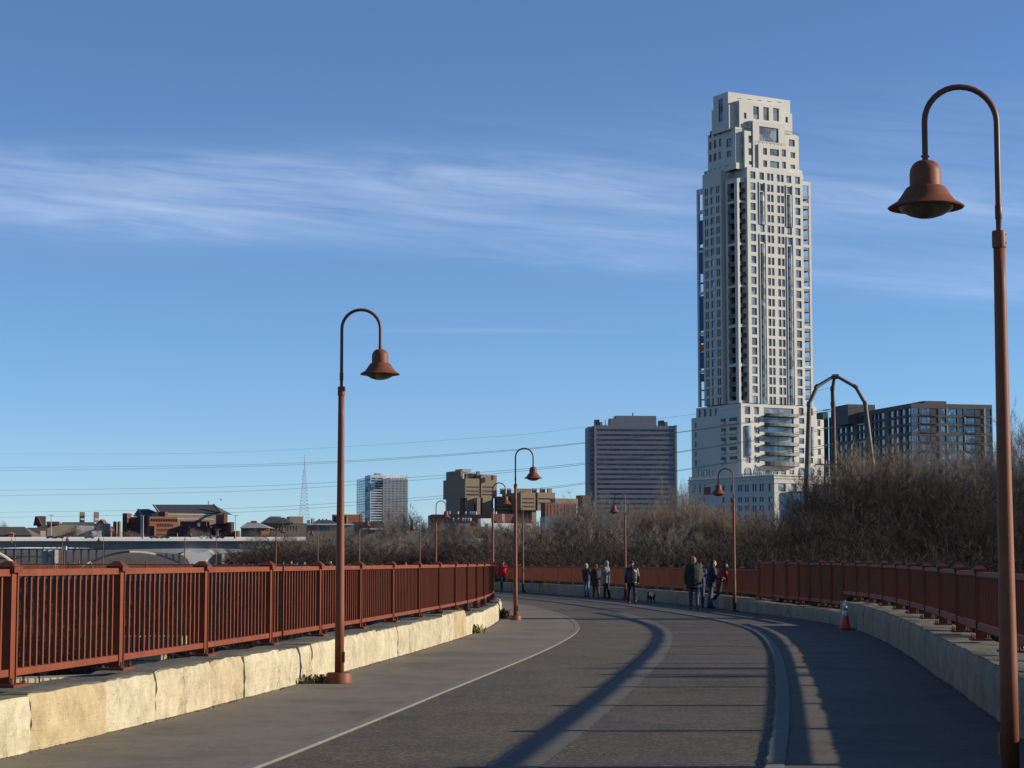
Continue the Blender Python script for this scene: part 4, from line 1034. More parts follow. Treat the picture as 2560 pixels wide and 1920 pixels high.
for x, r, lab in ((287,4.5,'round brick silo, shorter one next to the red gable'),(298.5,5.5,'round pink silo with a pale top beside the arena')):
    c = at(x, 1330, 1390); k = 1390/5000; mb = MB(); mb.lathe([(r*k,-4),(r*k,24*k),(r*k*.8,26*k),(0,27*k)], 20); tag(mb.build('round_silo', M_TANST if r > 5 else M_BRICK, smooth=True, loc=tuple(c), sharp=40), lab, 'silo')
A = Bld('hipped_hall', 'small hall with a grey hipped roof and an orange brick end', 'building', M_TANST, M_BRG, M_BRG); cbox(A, 600, 652, 674, 1320, 1350, 1150, 20, M_ORB, 20, cols=[(656,659),(662,665),(668,671)], rows=[(1324,1328)])
cbox(A, 600, 602, 652, 1320, 1350, 1152, 0, M_TANST, 20); gable(A, 598, 674, 618, 645, 1306, 1320, 1148, 14, M_GRY); cbox(A, 626, 628, 642, 1302, 1308, 1160, 10, M_BRICK, 4); finish(A)
A = Bld('columned_hall', 'larger hall with a dark gabled roof and white roof vents', 'building', M_TANST, M_BRG, M_BRG); cbox(A, 645, 650, 770, 1308, 1350, 1200, 8, M_TANST, 24, cols=[(655+7*k, 658+7*k) for k in range(13)], rows=[(1314,1328)]); gable(A, 650, 733, 672, 708, 1293, 1308, 1198, 16, M_ROOF)
for x in (677,685,693,701): cbox(A, x-1, x, x+5, 1289.5, 1294, 1212, 20, M_WHT, 2, 'roof_vent')
cbox(A, 718, 724, 758, 1291, 1308, 1230, 14, M_TANST, 14); finish(A)
A = Bld('dark_roof_hall', 'dark roofed hall with chimneys behind the nearest pole', 'building', M_BRICK, M_BRG, M_BRG); cbox(A, 774, 778, 840, 1309, 1340, 1100, 8, M_BRICK, 18); gable(A, 776, 842, 794, 826, 1300, 1310, 1098, 10, M_ROOF)
for x in (797,806,815): cbox(A, x-1, x, x+3, 1297, 1302, 1108, 12, M_BRICKD, 2, 'chimney')
cbox(A, 769, 770, 775, 1300, 1320, 1180, 20, M_WHT, 3, 'white_stack'); cbox(A, 778, 780, 786, 1296, 1320, 1180, 20, M_CONC, 3, 'white_stack')
# --- radio mast
b0 = at(760, 1312, 1700); top = at(759, 1135, 1700)
mst = empty('radio_mast', tuple(b0), 0, 'tall red and white lattice radio mast on the skyline', 'radio mast'); h = top.z-b0.z
M_MRED = simple('mast_red', (.38,.24,.22), .7); mb = MB()
w = lambda t: 4.6*(1-t)**1.3*(1 if t < .68 else 1)+.18
lv = [i/16*.78 for i in range(17)]
for sx, sy in ((-1,-1),(1,-1),(1,1),(-1,1)):
    for a, c in zip(lv, lv[1:]): mb.bar((sx*w(a), sy*w(a), a*h), (sx*w(c), sy*w(c), c*h), .10, .10)
for a, c in zip(lv, lv[1:]):
    for sy in (-1, 1): mb.bar((-w(a), sy*w(a), a*h), (w(c), sy*w(c), c*h), .06, .06); mb.bar((w(a), sy*w(a), a*h), (-w(c), sy*w(c), c*h), .06, .06); mb.bar((-w(a), sy*w(a), a*h), (w(a), sy*w(a), a*h), .07, .07)
mb.build('lattice', M_MRED, mst); mb = MB(); mb.tube([(0,0,.78*h),(0,0,h)], [.3,.12], 6); mb.build('aerial', M_MRED, mst)

# ================================================================== highway bridge, its cars and the old arch bridge behind
M_HB = simple('pale_girder', (.62,.61,.60), .8, .05, .05); M_HB2 = simple('girder_web', (.40,.41,.43), .8, .05, .05)
HW = empty('highway_bridge', (0, 0, 0), 0, 'pale concrete highway bridge with a haunched girder crossing the whole left side', 'bridge')
YH = lambda x: 930+.085*x
mb = MB(); xs = list(range(-400, 900, 20))
for a, c in zip(xs, xs[1:]):
    for (yt, yb, o, th) in ((1346.5, 1352.5, 0, 3.2),):
        P = [at(a,yb,YH(a)), at(c,yb,YH(c)), at(c,yb,YH(c))+Vector((0,28,0)), at(a,yb,YH(a))+Vector((0,28,0)), at(a,yt,YH(a)), at(c,yt,YH(c)), at(c,yt,YH(c))+Vector((0,28,0)), at(a,yt,YH(a))+Vector((0,28,0))]
        mb.hexa(P)
mb.build('deck', M_HB, HW)
mb = MB()
for a, c in zip(xs, xs[1:]):
    A0, A1 = at(a,1347,YH(a))+Vector((0,14,0)), at(c,1347,YH(c))+Vector((0,14,0)); B0, B1 = at(a,1341.5,YH(a)), at(c,1341.5,YH(c))
    B0 = Vector((A0.x, A0.y, B0.z)); B1 = Vector((A1.x, A1.y, B1.z)); t = Vector((0,.5,0)); mb.hexa([A0, A1, A1+t, A0+t, B0, B1, B1+t, B0+t])
mb.build('median_barrier', M_HB, HW)
gb = lambda x: interp(x, [-400,40,110,250,380,450,540,600,740,900], [1380,1367.5,1366.5,1371.5,1380,1386,1385.5,1379,1371,1367])
mb = MB()
for a, c in zip(xs, xs[1:]):
    A0, A1 = at(a,1352.4,YH(a))+Vector((0,4,0)), at(c,1352.4,YH(c))+Vector((0,4,0))
    B0, B1 = at(a,gb(a),YH(a))+Vector((0,6.5,0)), at(c,gb(c),YH(c))+Vector((0,6.5,0)); t = Vector((0,14,0))
    mb.hexa([B0, B1, B1+t, B0+t, A0, A1, A1+t, A0+t])
mb.build('girder', M_HB2, HW)
def pier(px, s=1.0):
    Y = YH(px)-1; L_ = [(-44,1385.5),(-33,1379),(-31.5,1376),(-22,1379),(-10,1381.5),(5,1381.5),(17,1379.5),(27,1375.5),(29,1376.5),(38,1384.5),(28,1392),(21,1399),(17,1408),(15,1420),(14,1470),(-16,1470),(-17,1420),(-20,1409),(-26,1398),(-33,1391)]
    P = [at(px+x*s, y, Y+x*.09) for x, y in L_]; mb = MB(); q = [p+Vector((0,7,0)) for p in P]; mb.poly(P[::-1]); mb.poly(q)
    for i in range(len(P)): j = (i+1) % len(P); mb.quad(P[i], P[j], q[j], q[i])
    mb.build('pier', M_HB2, HW)
pier(495); pier(-330)
# old arch bridge
M_OLD = simple('weathered_concrete', (.58,.52,.43), .9, .15, .3); OB = empty('arch_bridge', (0, 0, 0), 0, 'old concrete arch bridge seen under the highway bridge', 'bridge')
Y0 = 1180; mb = MB()
def slab(mb, xa, xb, ya, yb, Y, dep=10, m=0):
    P = [at(xa,yb,Y), at(xb,yb,Y), at(xb,yb,Y)+Vector((0,dep,0)), at(xa,yb,Y)+Vector((0,dep,0)), at(xa,ya,Y), at(xb,ya,Y), at(xb,ya,Y)+Vector((0,dep,0)), at(xa,ya,Y)+Vector((0,dep,0))]; mb.hexa(P, m)
slab(mb, -420, 760, 1362, 1368, Y0-2); slab(mb, -420, 760, 1371, 1374, Y0-1); mb.build('deck', simple('old_deck', (.14,.125,.11), .9), OB)
arcs = [(-160,40,1412,1366),(205,463,1414,1377),(552,800,1412,1362)]
ay = lambda x, a, b, ys, yc: ys-(ys-yc)*(1-((2*x-a-b)/(b-a))**2)
for (a, b, ys, yc) in arcs:
    mb = MB(); n = 24
    for k in range(n):
        xa, xb = a+(b-a)*k/n, a+(b-a)*(k+1)/n; ya, yb = ay(xa,a,b,ys,yc), ay(xb,a,b,ys,yc); th = 4.2
        Ya_, Yb_ = Y0+.12*xa-30, Y0+.12*xb-30; V4 = Vector((0,4,0)); P = [at(xa,ya+th,Ya_), at(xb,yb+th,Yb_), at(xb,yb+th,Yb_)+V4, at(xa,ya+th,Ya_)+V4, at(xa,ya,Ya_), at(xb,yb,Yb_), at(xb,yb,Yb_)+V4, at(xa,ya,Ya_)+V4]; mb.hexa(P)
    mb.build('arch_rib', M_OLD, OB)
for x in [-60,-34,-10,13,32.5,51.5,71,90.5]+[163,182,201,220,240,258]+[415,432,447]+[580,600,640]:
    yb = 1425
    for (a, b, ys, yc) in arcs:
        if a < x < b: yb = ay(x, a, b, ys, yc)+1
    if x < 110: yb = max(yb, 1425) if x > 30 else yb
    mb = MB(); a_, b_ = at(x, min(yb, 1425), Y0), at(x, 1373, Y0); mb.box((a_.x, Y0+1, (a_.z+b_.z)/2), (.95, .8, b_.z-a_.z), .55); mb.build('column', M_OLD, OB)
for (xa, xb) in ((108,118.5),(120,134),(136.5,146),(527,535),(537,552),(554,561)):
    mb = MB(); f = frame_at(xa, 1400, Y0-6, 24); u = f.u(xb, 1400); z0, z1 = f.z(xa, 1440), f.z(xa, 1374); mb.hexa([f.p(0,z0), f.p(u,z0), f.p(u,z0,-5), f.p(0,z0,-5), f.p(0,z1), f.p(u,z1), f.p(u,z1,-5), f.p(0,z1,-5)]); mb.build('pier', M_OLD, OB)
mb = MB()   # red painted letters on the pier, too worn to read
for k in range(4):
    x = 121+2.9*k; slab(mb, x, x+.8, 1385, 1391.5, Y0-6.5, .2); slab(mb, x+.8, x+2.0, 1390.6, 1391.5, Y0-6.5, .2)
    if k < 2: slab(mb, x+.8, x+2.0, 1385, 1386, Y0-6.5, .2); slab(mb, x+.8, x+1.9, 1387.6, 1388.4, Y0-6.5, .2)
mb.build('painted_lettering', simple('red_paint', (.35,.07,.06), .8), OB)
# light poles on the highway bridge
for px, yt, wd, lab in ((128,1288,.55,'slim light pole above the two dark cars near the works'),(355.5,1289,1.15,'thick double light pole before the brick arena'),(589,1289,.55,'slim light pole right of the arena'),(545,1323,.4,'short light pole behind the bell lamp by the flared pier'),(278,1327,.5,'short light pole left of the arena before dark trees')):
    p0 = at(px, 1348, YH(px)+13); p1 = at(px, yt, YH(px)+13); mb = MB()
    if wd > 1:
        for d in (-.4, .4): mb.tube([p0+Vector((d*1.2,0,0)), p1+Vector((d*1.2,0,0))], [.3,.22], 6)
    else: mb.tube([p0, p1], [wd*.5, wd*.32], 6)
    mb.bar(p1-Vector((1.4,0,0)), p1+Vector((1.4,0,0)), .2, .2)
    tag(mb.build('light_pole', simple('galvanised', (.45,.46,.46), .5, .05, 3, .3)), lab, 'light pole')
# cars
def car_template(col, name='car'):
    root = empty('parked_car' if False else 'car', (0, 0, 0)); L_ = 4.5
    m = simple('car_paint', col, .25, .02, 1, .2); prof = [(-2.25,.35),(2.25,.35),(2.28,.62),(2.15,.78),(1.25,.92),(.55,1.38),(-.85,1.42),(-1.65,1.0),(-2.2,.95),(-2.27,.6)]
    mb = MB(); P = [Vector((x, -.85, z)) for x, z in prof]; Q = [Vector((x, .85, z)) for x, z in prof]
    for p in P+Q:
        if p.z > 1.2: p.y *= .8
    mb.poly(P); mb.poly(Q[::-1])
    for i in range(len(P)): j = (i+1) % len(P); mb.quad(P[j], P[i], Q[i], Q[j])
    mb.build('body', m, root)
    mb = MB()
    for sg in (-1, 1):
        w = [(1.12,.95),(.50,1.32),(-.82,1.36),(-1.5,1.02)]; mb.poly([(x, sg*(.87-.22*(z-.9)), z) for x, z in (w if sg < 0 else w[::-1])])
    mb.build('side_window', M_BRG, root)
    for x in (-1.4, 1.4):
        for y in (-.86, .86):
            mb = MB(); mb.tube([(x, y-.1, .33), (x, y+.1, .33)], .33, 14); mb.build('wheel', M_DARK, root)
    return root
CARS = [(127,(.02,.02,.022),'dark car, left one of the pair by the slim light pole'),(147,(.018,.018,.02),'dark car, right one of the pair by the slim light pole'),(223,(.03,.06,.13),'dark blue car on the highway bridge'),
        (386,(.02,.035,.04),'dark car, left one of the pair under the orange brick front'),(411,(.02,.03,.035),'dark car, right one of the pair under the orange brick front'),(510,(.62,.64,.68),'white car on the highway bridge'),(549,(.025,.025,.025),'dark car right of the white car on the highway bridge')]
for px, col, lab in CARS:
    c = car_template(col); p = at(px, 1347, YH(px)+5); c.location = (p.x, p.y, at(px, 1346.5, YH(px)).z+.02); c.rotation_euler = (0, 0, math.atan(.085*FPX/YH(px))); tag(c, lab, 'car', 'cars on the highway bridge')

# ================================================================== power line
M_RUST = simple('weathering_steel', (.11,.085,.065), .6, .15, .3)
PY = empty('pylon', (0, 0, 0), 0, 'tall weathered steel three-legged arched power pylon before the cream tower', 'pylon'); YP = 330
for pts, rad, dy in (([(2014,1420),(2016,1268),(2023,1010),(2042,967),(2084,941)], [.66,.56,.36,.32,.27], -4), ([(2087,1420),(2086,1240),(2082.5,1010),(2081,972),(2086,943)], [.66,.56,.36,.30,.26], 9), ([(2192,1420),(2181,1162),(2163,1008),(2139,967),(2093,941)], [.58,.44,.34,.31,.27], 0)):
    n = len(pts); mb = MB(); P = [at(x, y, YP+dy*(1-i/(n-1))) for i, (x, y) in enumerate(pts)]; mb.tube(P, rad, 12)
    for i in range(1, n-1): d = (P[i+1]-P[i-1]).normalized()*.35; mb.tube([P[i]-d, P[i]+d], rad[i]+.07, 12)
    mb.build('leg', M_RUST, PY, True, sharp=40)
mb = MB(); mb.tube([at(2081,941.5,YP), at(2096,941.5,YP)], .42, 12); mb.build('crown_joint', M_RUST, PY, True, sharp=40)
for x_, y_, h_, r_, lab in ((60,30.2,17.4,.36,'added unseen steel post beyond the right edge, casting the farther soft shadow band'),(58,32.4,16.9,.36,'added unseen steel post beyond the right edge, casting the nearer soft shadow band'),(24,60.7,10.5,.80,'added unseen thick steel post beyond the right edge, casting the wide shadow across the road')):  # added posts out of view, placed only to cast shadow bands on the lanes
    mb = MB(); mb.tube([(0,0,-8),(0,0,h_*.5),(0,0,h_)], [r_*1.1, r_, r_*.8], 14); tag(mb.build('shadow_post', M_RUST, None, True, loc=(x_, y_, 0), sharp=40), lab, 'post')
M_INS = simple('insulator', (.55,.57,.58), .3)
for x, y in ((2066,1025),(2066,1070),(2067,1113),(2148,1018),(2152,1061),(2155,1105)):
    a = at(x, y, YP); mb = MB(); d = Vector((1.0, .2, .13)); mb.tube([a-d*.6, a, a+d*.6], [.10,.13,.10], 8); mb.bar(a-d, a+d, .04, .04); mb.bar(a+d, at(x+14, y-5, YP+2), .03, .03); mb.build('insulator', M_INS, PY)
M_WIRE = simple('wire', (.20,.18,.16), .6)
WIRES = [([(-60,1170.5),(0,1169.5),(600,1162),(900,1150),(1284,1124),(1473,1105),(1691,1081),(2066,1025)], 'upper power line conductor, far one of its pair'),([(-60,1177.5),(0,1176.5),(600,1166.5),(900,1153.5),(1284,1126.5),(1473,1107),(1691,1082.5),(2148,1018)], 'upper power line conductor, near one of its pair'),
         ([(-60,1227),(0,1226),(600,1216.5),(900,1202),(1296,1173.5),(1473,1156),(1691,1130),(2066,1070)], 'middle power line conductor, far one of its pair'),([(-60,1240.5),(0,1239.5),(600,1228),(900,1211),(1296,1178.5),(1473,1159.5),(1691,1132),(2152,1061)], 'middle power line conductor, near one of its pair'),
         ([(-60,1282),(0,1281),(600,1270.5),(885,1255),(1336,1221.5),(1473,1205.5),(1691,1176.5),(2067,1113)], 'lower power line conductor, far one of its pair'),([(-60,1295),(0,1294),(600,1280.5),(885,1263),(1336,1225.5),(1473,1208.5),(1691,1178.5),(2155,1105)], 'lower power line conductor, near one of its pair'),
         ([(-60,1137),(0,1136),(600,1130),(1284,1088),(1473,1066.5),(1691,1041),(1852,1018),(2083,968)], 'thin shield wire above the power line conductors')]
def smooth_pts(P, k=6):
    out = []
    for i in range(len(P)-1):
        a, b = P[i], P[i+1]; pa = P[i-1] if i else a; pb = P[i+2] if i+2 < len(P) else b
        for j in range(k):
            t = j/k; m0 = ((b[0]-pa[0])/max(1,(b[0]-pa[0]))*0, 0)
            x = a[0]+(b[0]-a[0])*t; ma = (b[1]-pa[1])/max(1, b[0]-pa[0]); mb_ = (pb[1]-a[1])/max(1, pb[0]-a[0]); h = b[0]-a[0]
            y = (2*t**3-3*t*t+1)*a[1]+(t**3-2*t*t+t)*h*ma+(-2*t**3+3*t*t)*b[1]+(t**3-t*t)*h*mb_
            out.append((x, y))
    return out+[P[-1]]
for P, lab in WIRES:
    mb = MB(); pts = [at(x, y, 1/(1/330+(1/900-1/330)*(2066-x)/2126)) for x, y in smooth_pts(P)]
    mb.tube(pts, [.035 if 'thin' not in lab else .02]*len(pts), 5); tag(mb.build('power_line', M_WIRE), lab, 'power line')
# small H-frame line pole
HF = empty('transmission_pole', (0, 0, 0), 0, 'thin two-post power pole with a crossarm in front of the podium', 'power pole'); YF = 300
for x in (2062, 2119):
    mb = MB(); mb.tube([at(x+1,1420,YF), at(x,1161,YF)], [.2,.15], 8); mb.build('post', M_RUST, HF, True, sharp=40)
mb = MB(); mb.bar(at(2040,1161,YF), at(2140,1161,YF), .16, .2); mb.bar(at(2040,1161,YF), at(2034,1167,YF), .1, .1); mb.build('crossarm', M_RUST, HF)
for x in (2044, 2066, 2090, 2108, 2132):
    mb = MB(); a = at(x, 1160, YF); mb.tube([a, a+Vector((0,0,.45)), a+Vector((0,0,.5))], [.09,.06,.02], 6); mb.build('insulator', M_INS, HF)
# a bird in the sky
bd = empty('bird', tuple(at(552, 1250, 260)), .4, 'small bird flying above the arena roof', 'bird'); mb = MB()
mb.tube([(-.14,0,0),(-.05,0,.0),(.07,0,.02),(.16,0,.03),(.2,0,.03)], [.01,.05,.05,.03,.006], 8)
for sg in (-1, 1): mb.hexa([(-.05,0,.02),(.07,0,.02),(.02,sg*.33,.17),(-.05,sg*.33,.17),(-.05,0,.035),(.07,0,.035),(.02,sg*.33,.18),(-.05,sg*.33,.18)])
mb.build('body', simple('bird_feather', (.35,.27,.25), .8), bd)
# ================================================================== people
def prim_mesh(prims, n=12):
    mb = MB()
    for p in prims:
        if p[0] == 'c':
            _, a, b, r0, r1 = p; a = Vector(a); b = Vector(b)
            mb.sphere(a, r0, n, 8); mb.sphere(b, r1, n, 8); mb.tube([a, b], [r0*.995, r1*.995], n)
        else: mb.sphere(p[1], p[2], n, 9)
    return mb
def remeshed(name, prims, voxel, mat, parent):
    o = prim_mesh(prims).build(name, mat, parent)
    md = o.modifiers.new('r', 'REMESH'); md.mode = 'VOXEL'; md.voxel_size = voxel; md.use_smooth_shade = True
    sm = o.modifiers.new('s', 'SMOOTH'); sm.iterations = 2; sm.factor = .5
    dg = bpy.context.evaluated_depsgraph_get(); me = bpy.data.meshes.new_from_object(o.evaluated_get(dg))
    old = o.data; o.modifiers.clear(); o.data = me; me.materials.clear(); me.materials.append(mat); bpy.data.meshes.remove(old)
    return o
M_SKIN = simple('skin', (.42,.24,.16), .55, .06, 8); M_SKIN2 = simple('skin_deep', (.20,.11,.07), .55, .06, 8)
_cl = {}
def cloth(c, rough=.85):
    k = (tuple(c), rough)
    if k not in _cl: _cl[k] = simple('cloth', c, rough, .22, 9, bs=.25, bd=.01)
    return _cl[k]
def person(loc, rz, H, label, jacket=(.03,.03,.035), hem=.80, puff=.0, trousers=(.05,.07,.12), hair=(.05,.03,.02), hairlen=0, hat=None, hood=None, hood_up=False, shoes=(.03,.03,.03),
           legs=((12,10),(-10,14)), arms=((-8,8,12),(8,8,12)), lean=0, skin=None, scarf=None, backpack=None, bun=False, vox=.013, rough=.85, coat_flare=.0, turn=0, jacket_shine=None):
    root = empty('person', loc, rz, label, 'person'); sk = skin or M_SKIN; k = H/1.75
    def rot(p, a, c):      # lean forward about the hips
        y, z = p[1]-c[1], p[2]-c[2]; return Vector((p[0], c[1]+y*cos(a)+z*sin(a), c[2]-y*sin(a)+z*cos(a)))
    J = {}; low = 9
    for i, sg in enumerate((-1, 1)):
        a, b = legs[i]; hip = Vector((sg*.092, 0, .92)); kn = hip+.44*Vector((sg*.02, sin(R(a)), -cos(R(a)))); an = kn+.41*Vector((0, sin(R(a-b)), -cos(R(a-b))))
        toe = an+Vector((sg*.02, .15*cos(R(a-b) if a-b < 0 else 0), -.055+.15*sin(min(0, R(a-b))))); J[i] = (hip, kn, an, toe); low = min(low, an.z-.075, toe.z-.03)
    hc_ = Vector((0, 0, .95)); la = R(lean); F = lambda p: rot(Vector(p), la, hc_)
    A = {}
    for i, sg in enumerate((-1, 1)):
        f, o, e = arms[i]; f, o, e = R(f), R(o), R(e); sh = Vector((sg*.185, -.005, 1.41))
        d = Vector((sg*sin(o)*cos(f), sin(f), -cos(f)*cos(o))); el = sh+.29*d
        f2 = f+e; d2 = Vector((sg*sin(o)*.35*cos(f2), sin(f2), -cos(f2))).normalized(); wr = el+.25*d2
        A[i] = (F(sh), F(el), F(wr), (F(wr)-F(el)).normalized())
    hd = F((0, .015, 1.625)); ct, st = cos(R(turn)), sin(R(turn))
    HP = lambda x, y, z: hd+Vector((x*ct-y*st, x*st+y*ct, z))
    dz = Vector((0, 0, -low))
    body = [('c', F((0,0,.98)), F((0,0,1.32)), .115, .13), ('c', F((-.12,0,1.38)), F((.12,0,1.38)), .062, .062), ('c', F((0,-.01,1.42)), F((0,.008,1.53)), .058, .052)]
    body += [('e', HP(0,-.008,.025), (.077,.096,.105)), ('c', HP(0,.035,-.055), HP(0,.05,-.085), .055, .034), ('e', HP(0,.096,-.005), (.013,.02,.022)), ('c', HP(0,.085,.03), HP(0,.1,-.008), .01, .013), ('e', HP(0,.083,-.052), (.026,.012,.008))]
    for sg in (-1, 1): body += [('e', HP(sg*.078,-.008,.0), (.012,.022,.033)), ('e', HP(sg*.032,.078,.022), (.016,.012,.01))]
    jk, tr, sh_ = [], [], []
    for i, sg in enumerate((-1, 1)):
        s0, e0, w0, d = A[i]; body += [('c', s0, e0, .048, .040), ('c', e0, w0, .038, .028)]
        side = Vector((sg*.0, 1, 0)); side = (side-d*side.dot(d)).normalized(); nrm = d.cross(side)
        palm = w0+d*.075; body.append(('c', w0+d*.01, palm, .026, .033))
        for q, (o_, ln) in enumerate(((.030,.062),(.010,.072),(-.010,.067),(-.028,.052))):
            b0 = palm+side*o_; kn = b0+d*ln*.55+nrm*sg*.008; tp = kn+(d*.6+nrm*sg*.7).normalized()*ln*.5; body += [('c', b0, kn, .0095, .009), ('c', kn, tp, .009, .0075)]
        t0 = w0+d*.03+side*.025; t1 = t0+(d*.6+side*.8).normalized()*.035; body += [('c', t0, t1, .013, .0105), ('c', t1, t1+(d+side*.25).normalized()*.03, .0105, .008)]
        hip, kn, an, toe = J[i]; body += [('c', hip, kn, .085, .055), ('c', kn, an, .052, .036), ('c', an-Vector((0,.03,.03)), toe, .035, .028)]
        tr += [('c', hip+Vector((0,0,.02)), kn, .105, .075), ('c', kn, an+Vector((0,0,.015)), .074, .062)]
        sh_ += [('c', an+Vector((0,-.035,-.038)), an+Vector((0,-.01,.02)), .043, .045), ('c', an+Vector((0,-.03,-.04)), toe, .042, .034)]
        jk += [('c', s0, e0, .066+puff*.5, .056+puff*.5), ('c', e0, w0-d*.01, .056+puff*.5, .044+puff*.3)]
    tr += [('e', (0,0,.96), (.165,.125,.10))]
    body = [(p[0], *(v+dz if isinstance(v, Vector) else (Vector(v)+dz if hasattr(v, '__len__') and j == 0 else v) for j, v in enumerate(p[1:]))) for p in body]
    def up(ps): return [('e', Vector(p[1])+dz, p[2]) if p[0] == 'e' else ('c', Vector(p[1])+dz, Vector(p[2])+dz, p[3], p[4]) for p in ps]
    jk += [('c', F((-.135,0,1.385)), F((.135,0,1.385)), .075+puff, .075+puff), ('c', F((0,0,1.33)), F((0,0,1.05)), .150+puff, .145+puff), ('c', F((-.07,0,1.3)), F((-.06,0,1.0)), .125+puff, .125+puff), ('c', F((.07,0,1.3)), F((.06,0,1.0)), .125+puff, .125+puff), ('c', F((0,-.005,1.44)), F((0,0,1.49)), .075+puff*.5, .066+puff*.3)]
    z = .98
    while z > hem:
        w = .165+puff+coat_flare*(.98-z); jk.append(('e', (0, 0, z) if z < .93 else F((0,0,z)), (w+.02, w*.82, .07))); z -= .06
    bo = remeshed('body', body, vox*.85, sk, root)
    remeshed('trousers', up(tr), vox*1.2, cloth(trousers), root); remeshed('jacket', up(jk), vox*1.2, cloth(jacket, rough), root); remeshed('shoes', up(sh_), vox, cloth(shoes, .5), root)
    if hood_up: remeshed('hood', up([('e', HP(0,-.03,.03), (.105,.115,.135)), ('c', HP(0,-.05,-.1), HP(0,-.05,-.16), .09, .10)]), vox, cloth(hood), root)
    elif hood: remeshed('hood', up([('c', F((-.10,-.07,1.49)), F((.10,-.07,1.49)), .075, .075), ('c', F((-.13,.02,1.49)), F((-.1,-.07,1.48)), .06, .07), ('c', F((.13,.02,1.49)), F((.1,-.07,1.48)), .06, .07)]), vox, cloth(hood), root)
    if hat: remeshed('hat', up([('e', HP(0,-.012,.065), (.088,.105,.085)), ('c', HP(-.05,0,.045), HP(.05,0,.045), .06, .06)]), vox, cloth(hat), root)
    hr = [('e', HP(0,-.028,.045), (.085,.092,.098))]
    if hairlen: hr += [('c', HP(-.06,-.05,.0), HP(-.06,-.07,-hairlen), .045, .035), ('c', HP(.06,-.05,.0), HP(.06,-.07,-hairlen), .045, .035), ('c', HP(0,-.075,.0), HP(0,-.09,-hairlen), .055, .04)]
    if bun: hr += [('e', HP(-.02,-.05,.125), (.04,.04,.035))]
    if not hat and not hood_up: remeshed('hair', up(hr), vox, cloth(hair), root)
    elif hairlen: remeshed('hair', up(hr[1:]), vox, cloth(hair), root)
    if backpack: remeshed('backpack', up([('c', F((0,-.2,1.3)), F((0,-.21,1.08)), .12, .13)]), vox*1.3, cloth(backpack), root)
    root.scale = (k, k, k); return root
def gp(px, py): return tuple(ground(px, py))
person(gp(1257,1477), .1, 1.80, 'person in a bright red jacket and dark cap walking away at the bend', (.60,.015,.02), .84, .03, (.03,.04,.07), hat=(.01,.01,.012), arms=((-6,10,14),(4,16,50)), legs=((-8,12),(12,8)))
person(gp(1299,1473), -.2, 1.70, 'person in a grey jacket and black trousers half hidden by a lamp pole', (.11,.12,.13), .82, .02, (.02,.02,.022), hair=(.02,.02,.02), arms=((-12,6,20),(16,12,40)), legs=((14,6),(-12,12)))
person(gp(1466,1493), -.5, 1.66, 'person in a pale knit cap, dark jacket and light jeans in the trio', (.035,.03,.032), .84, .03, (.16,.20,.27), hat=(.50,.47,.42), arms=((10,8,45),(14,8,50)), legs=((2,2),(-2,3)), turn=-35, hair=(.25,.15,.07), hairlen=.1)
person(gp(1490,1498), .2, 1.62, 'person in a long black coat over reddish trousers in the trio, seen from behind', (.018,.017,.016), .62, .04, (.11,.035,.025), hair=(.18,.08,.04), hood=(.02,.02,.02), arms=((6,6,20),(10,10,30)), legs=((5,4),(-6,6)), coat_flare=.08)
person(gp(1516,1497), 1.1, 1.78, 'person in a light grey hooded coat in the trio, facing the others', (.20,.19,.18), .70, .03, (.02,.02,.022), hood=(.22,.21,.20), hood_up=True, arms=((25,8,60),(22,8,65)), legs=((4,2),(-5,4)), coat_flare=.06)
person(gp(1580,1511), .05, 1.76, 'person in a shiny black jacket walking away alone with a dog beside', (.010,.010,.011), .84, .035, (.012,.012,.014), hair=(.01,.01,.01), hat=(.012,.012,.012), arms=((-6,14,14),(4,14,18)), legs=((10,4),(-14,16)), rough=.42)
person(gp(1735,1525), .0, 1.84, 'person in a bulky dark hooded parka with a blond topknot and blue jeans', (.018,.018,.017), .70, .085, (.05,.075,.12), hair=(.36,.17,.05), hood=(.025,.026,.023), bun=True, arms=((-4,12,8),(4,12,10)), legs=((10,5),(-9,12)), coat_flare=.05, shoes=(.10,.11,.13))
person(tuple(Vector(gp(1753,1520))+Vector((0,.3,0))), -.3, 1.66, 'person in a blue jacket mostly hidden behind the bulky parka', (.02,.05,.16), .82, .03, (.03,.045,.08), hair=(.04,.025,.02), arms=((10,8,40),(8,8,30)), legs=((6,4),(-6,6)))
person(gp(1778,1523), -1.45, 1.76, 'person with long dark hair, black jacket and jeans leaning toward the railing', (.02,.02,.021), .78, .035, (.05,.075,.13), hair=(.015,.012,.01), hairlen=.24, arms=((22,6,60),(18,6,70)), legs=((3,4),(-6,5)), lean=8, scarf=None)
person(tuple(Vector(gp(1796,1521))+Vector((.1,.5,0))), -1.3, 1.70, 'person in a black and red jacket leaning out over the low railing', (.30,.012,.02), .86, .02, (.016,.016,.018), hair=(.015,.012,.012), hairlen=.1, arms=((50,6,20),(45,6,30)), legs=((2,4),(-12,40)), lean=22, skin=M_SKIN2)
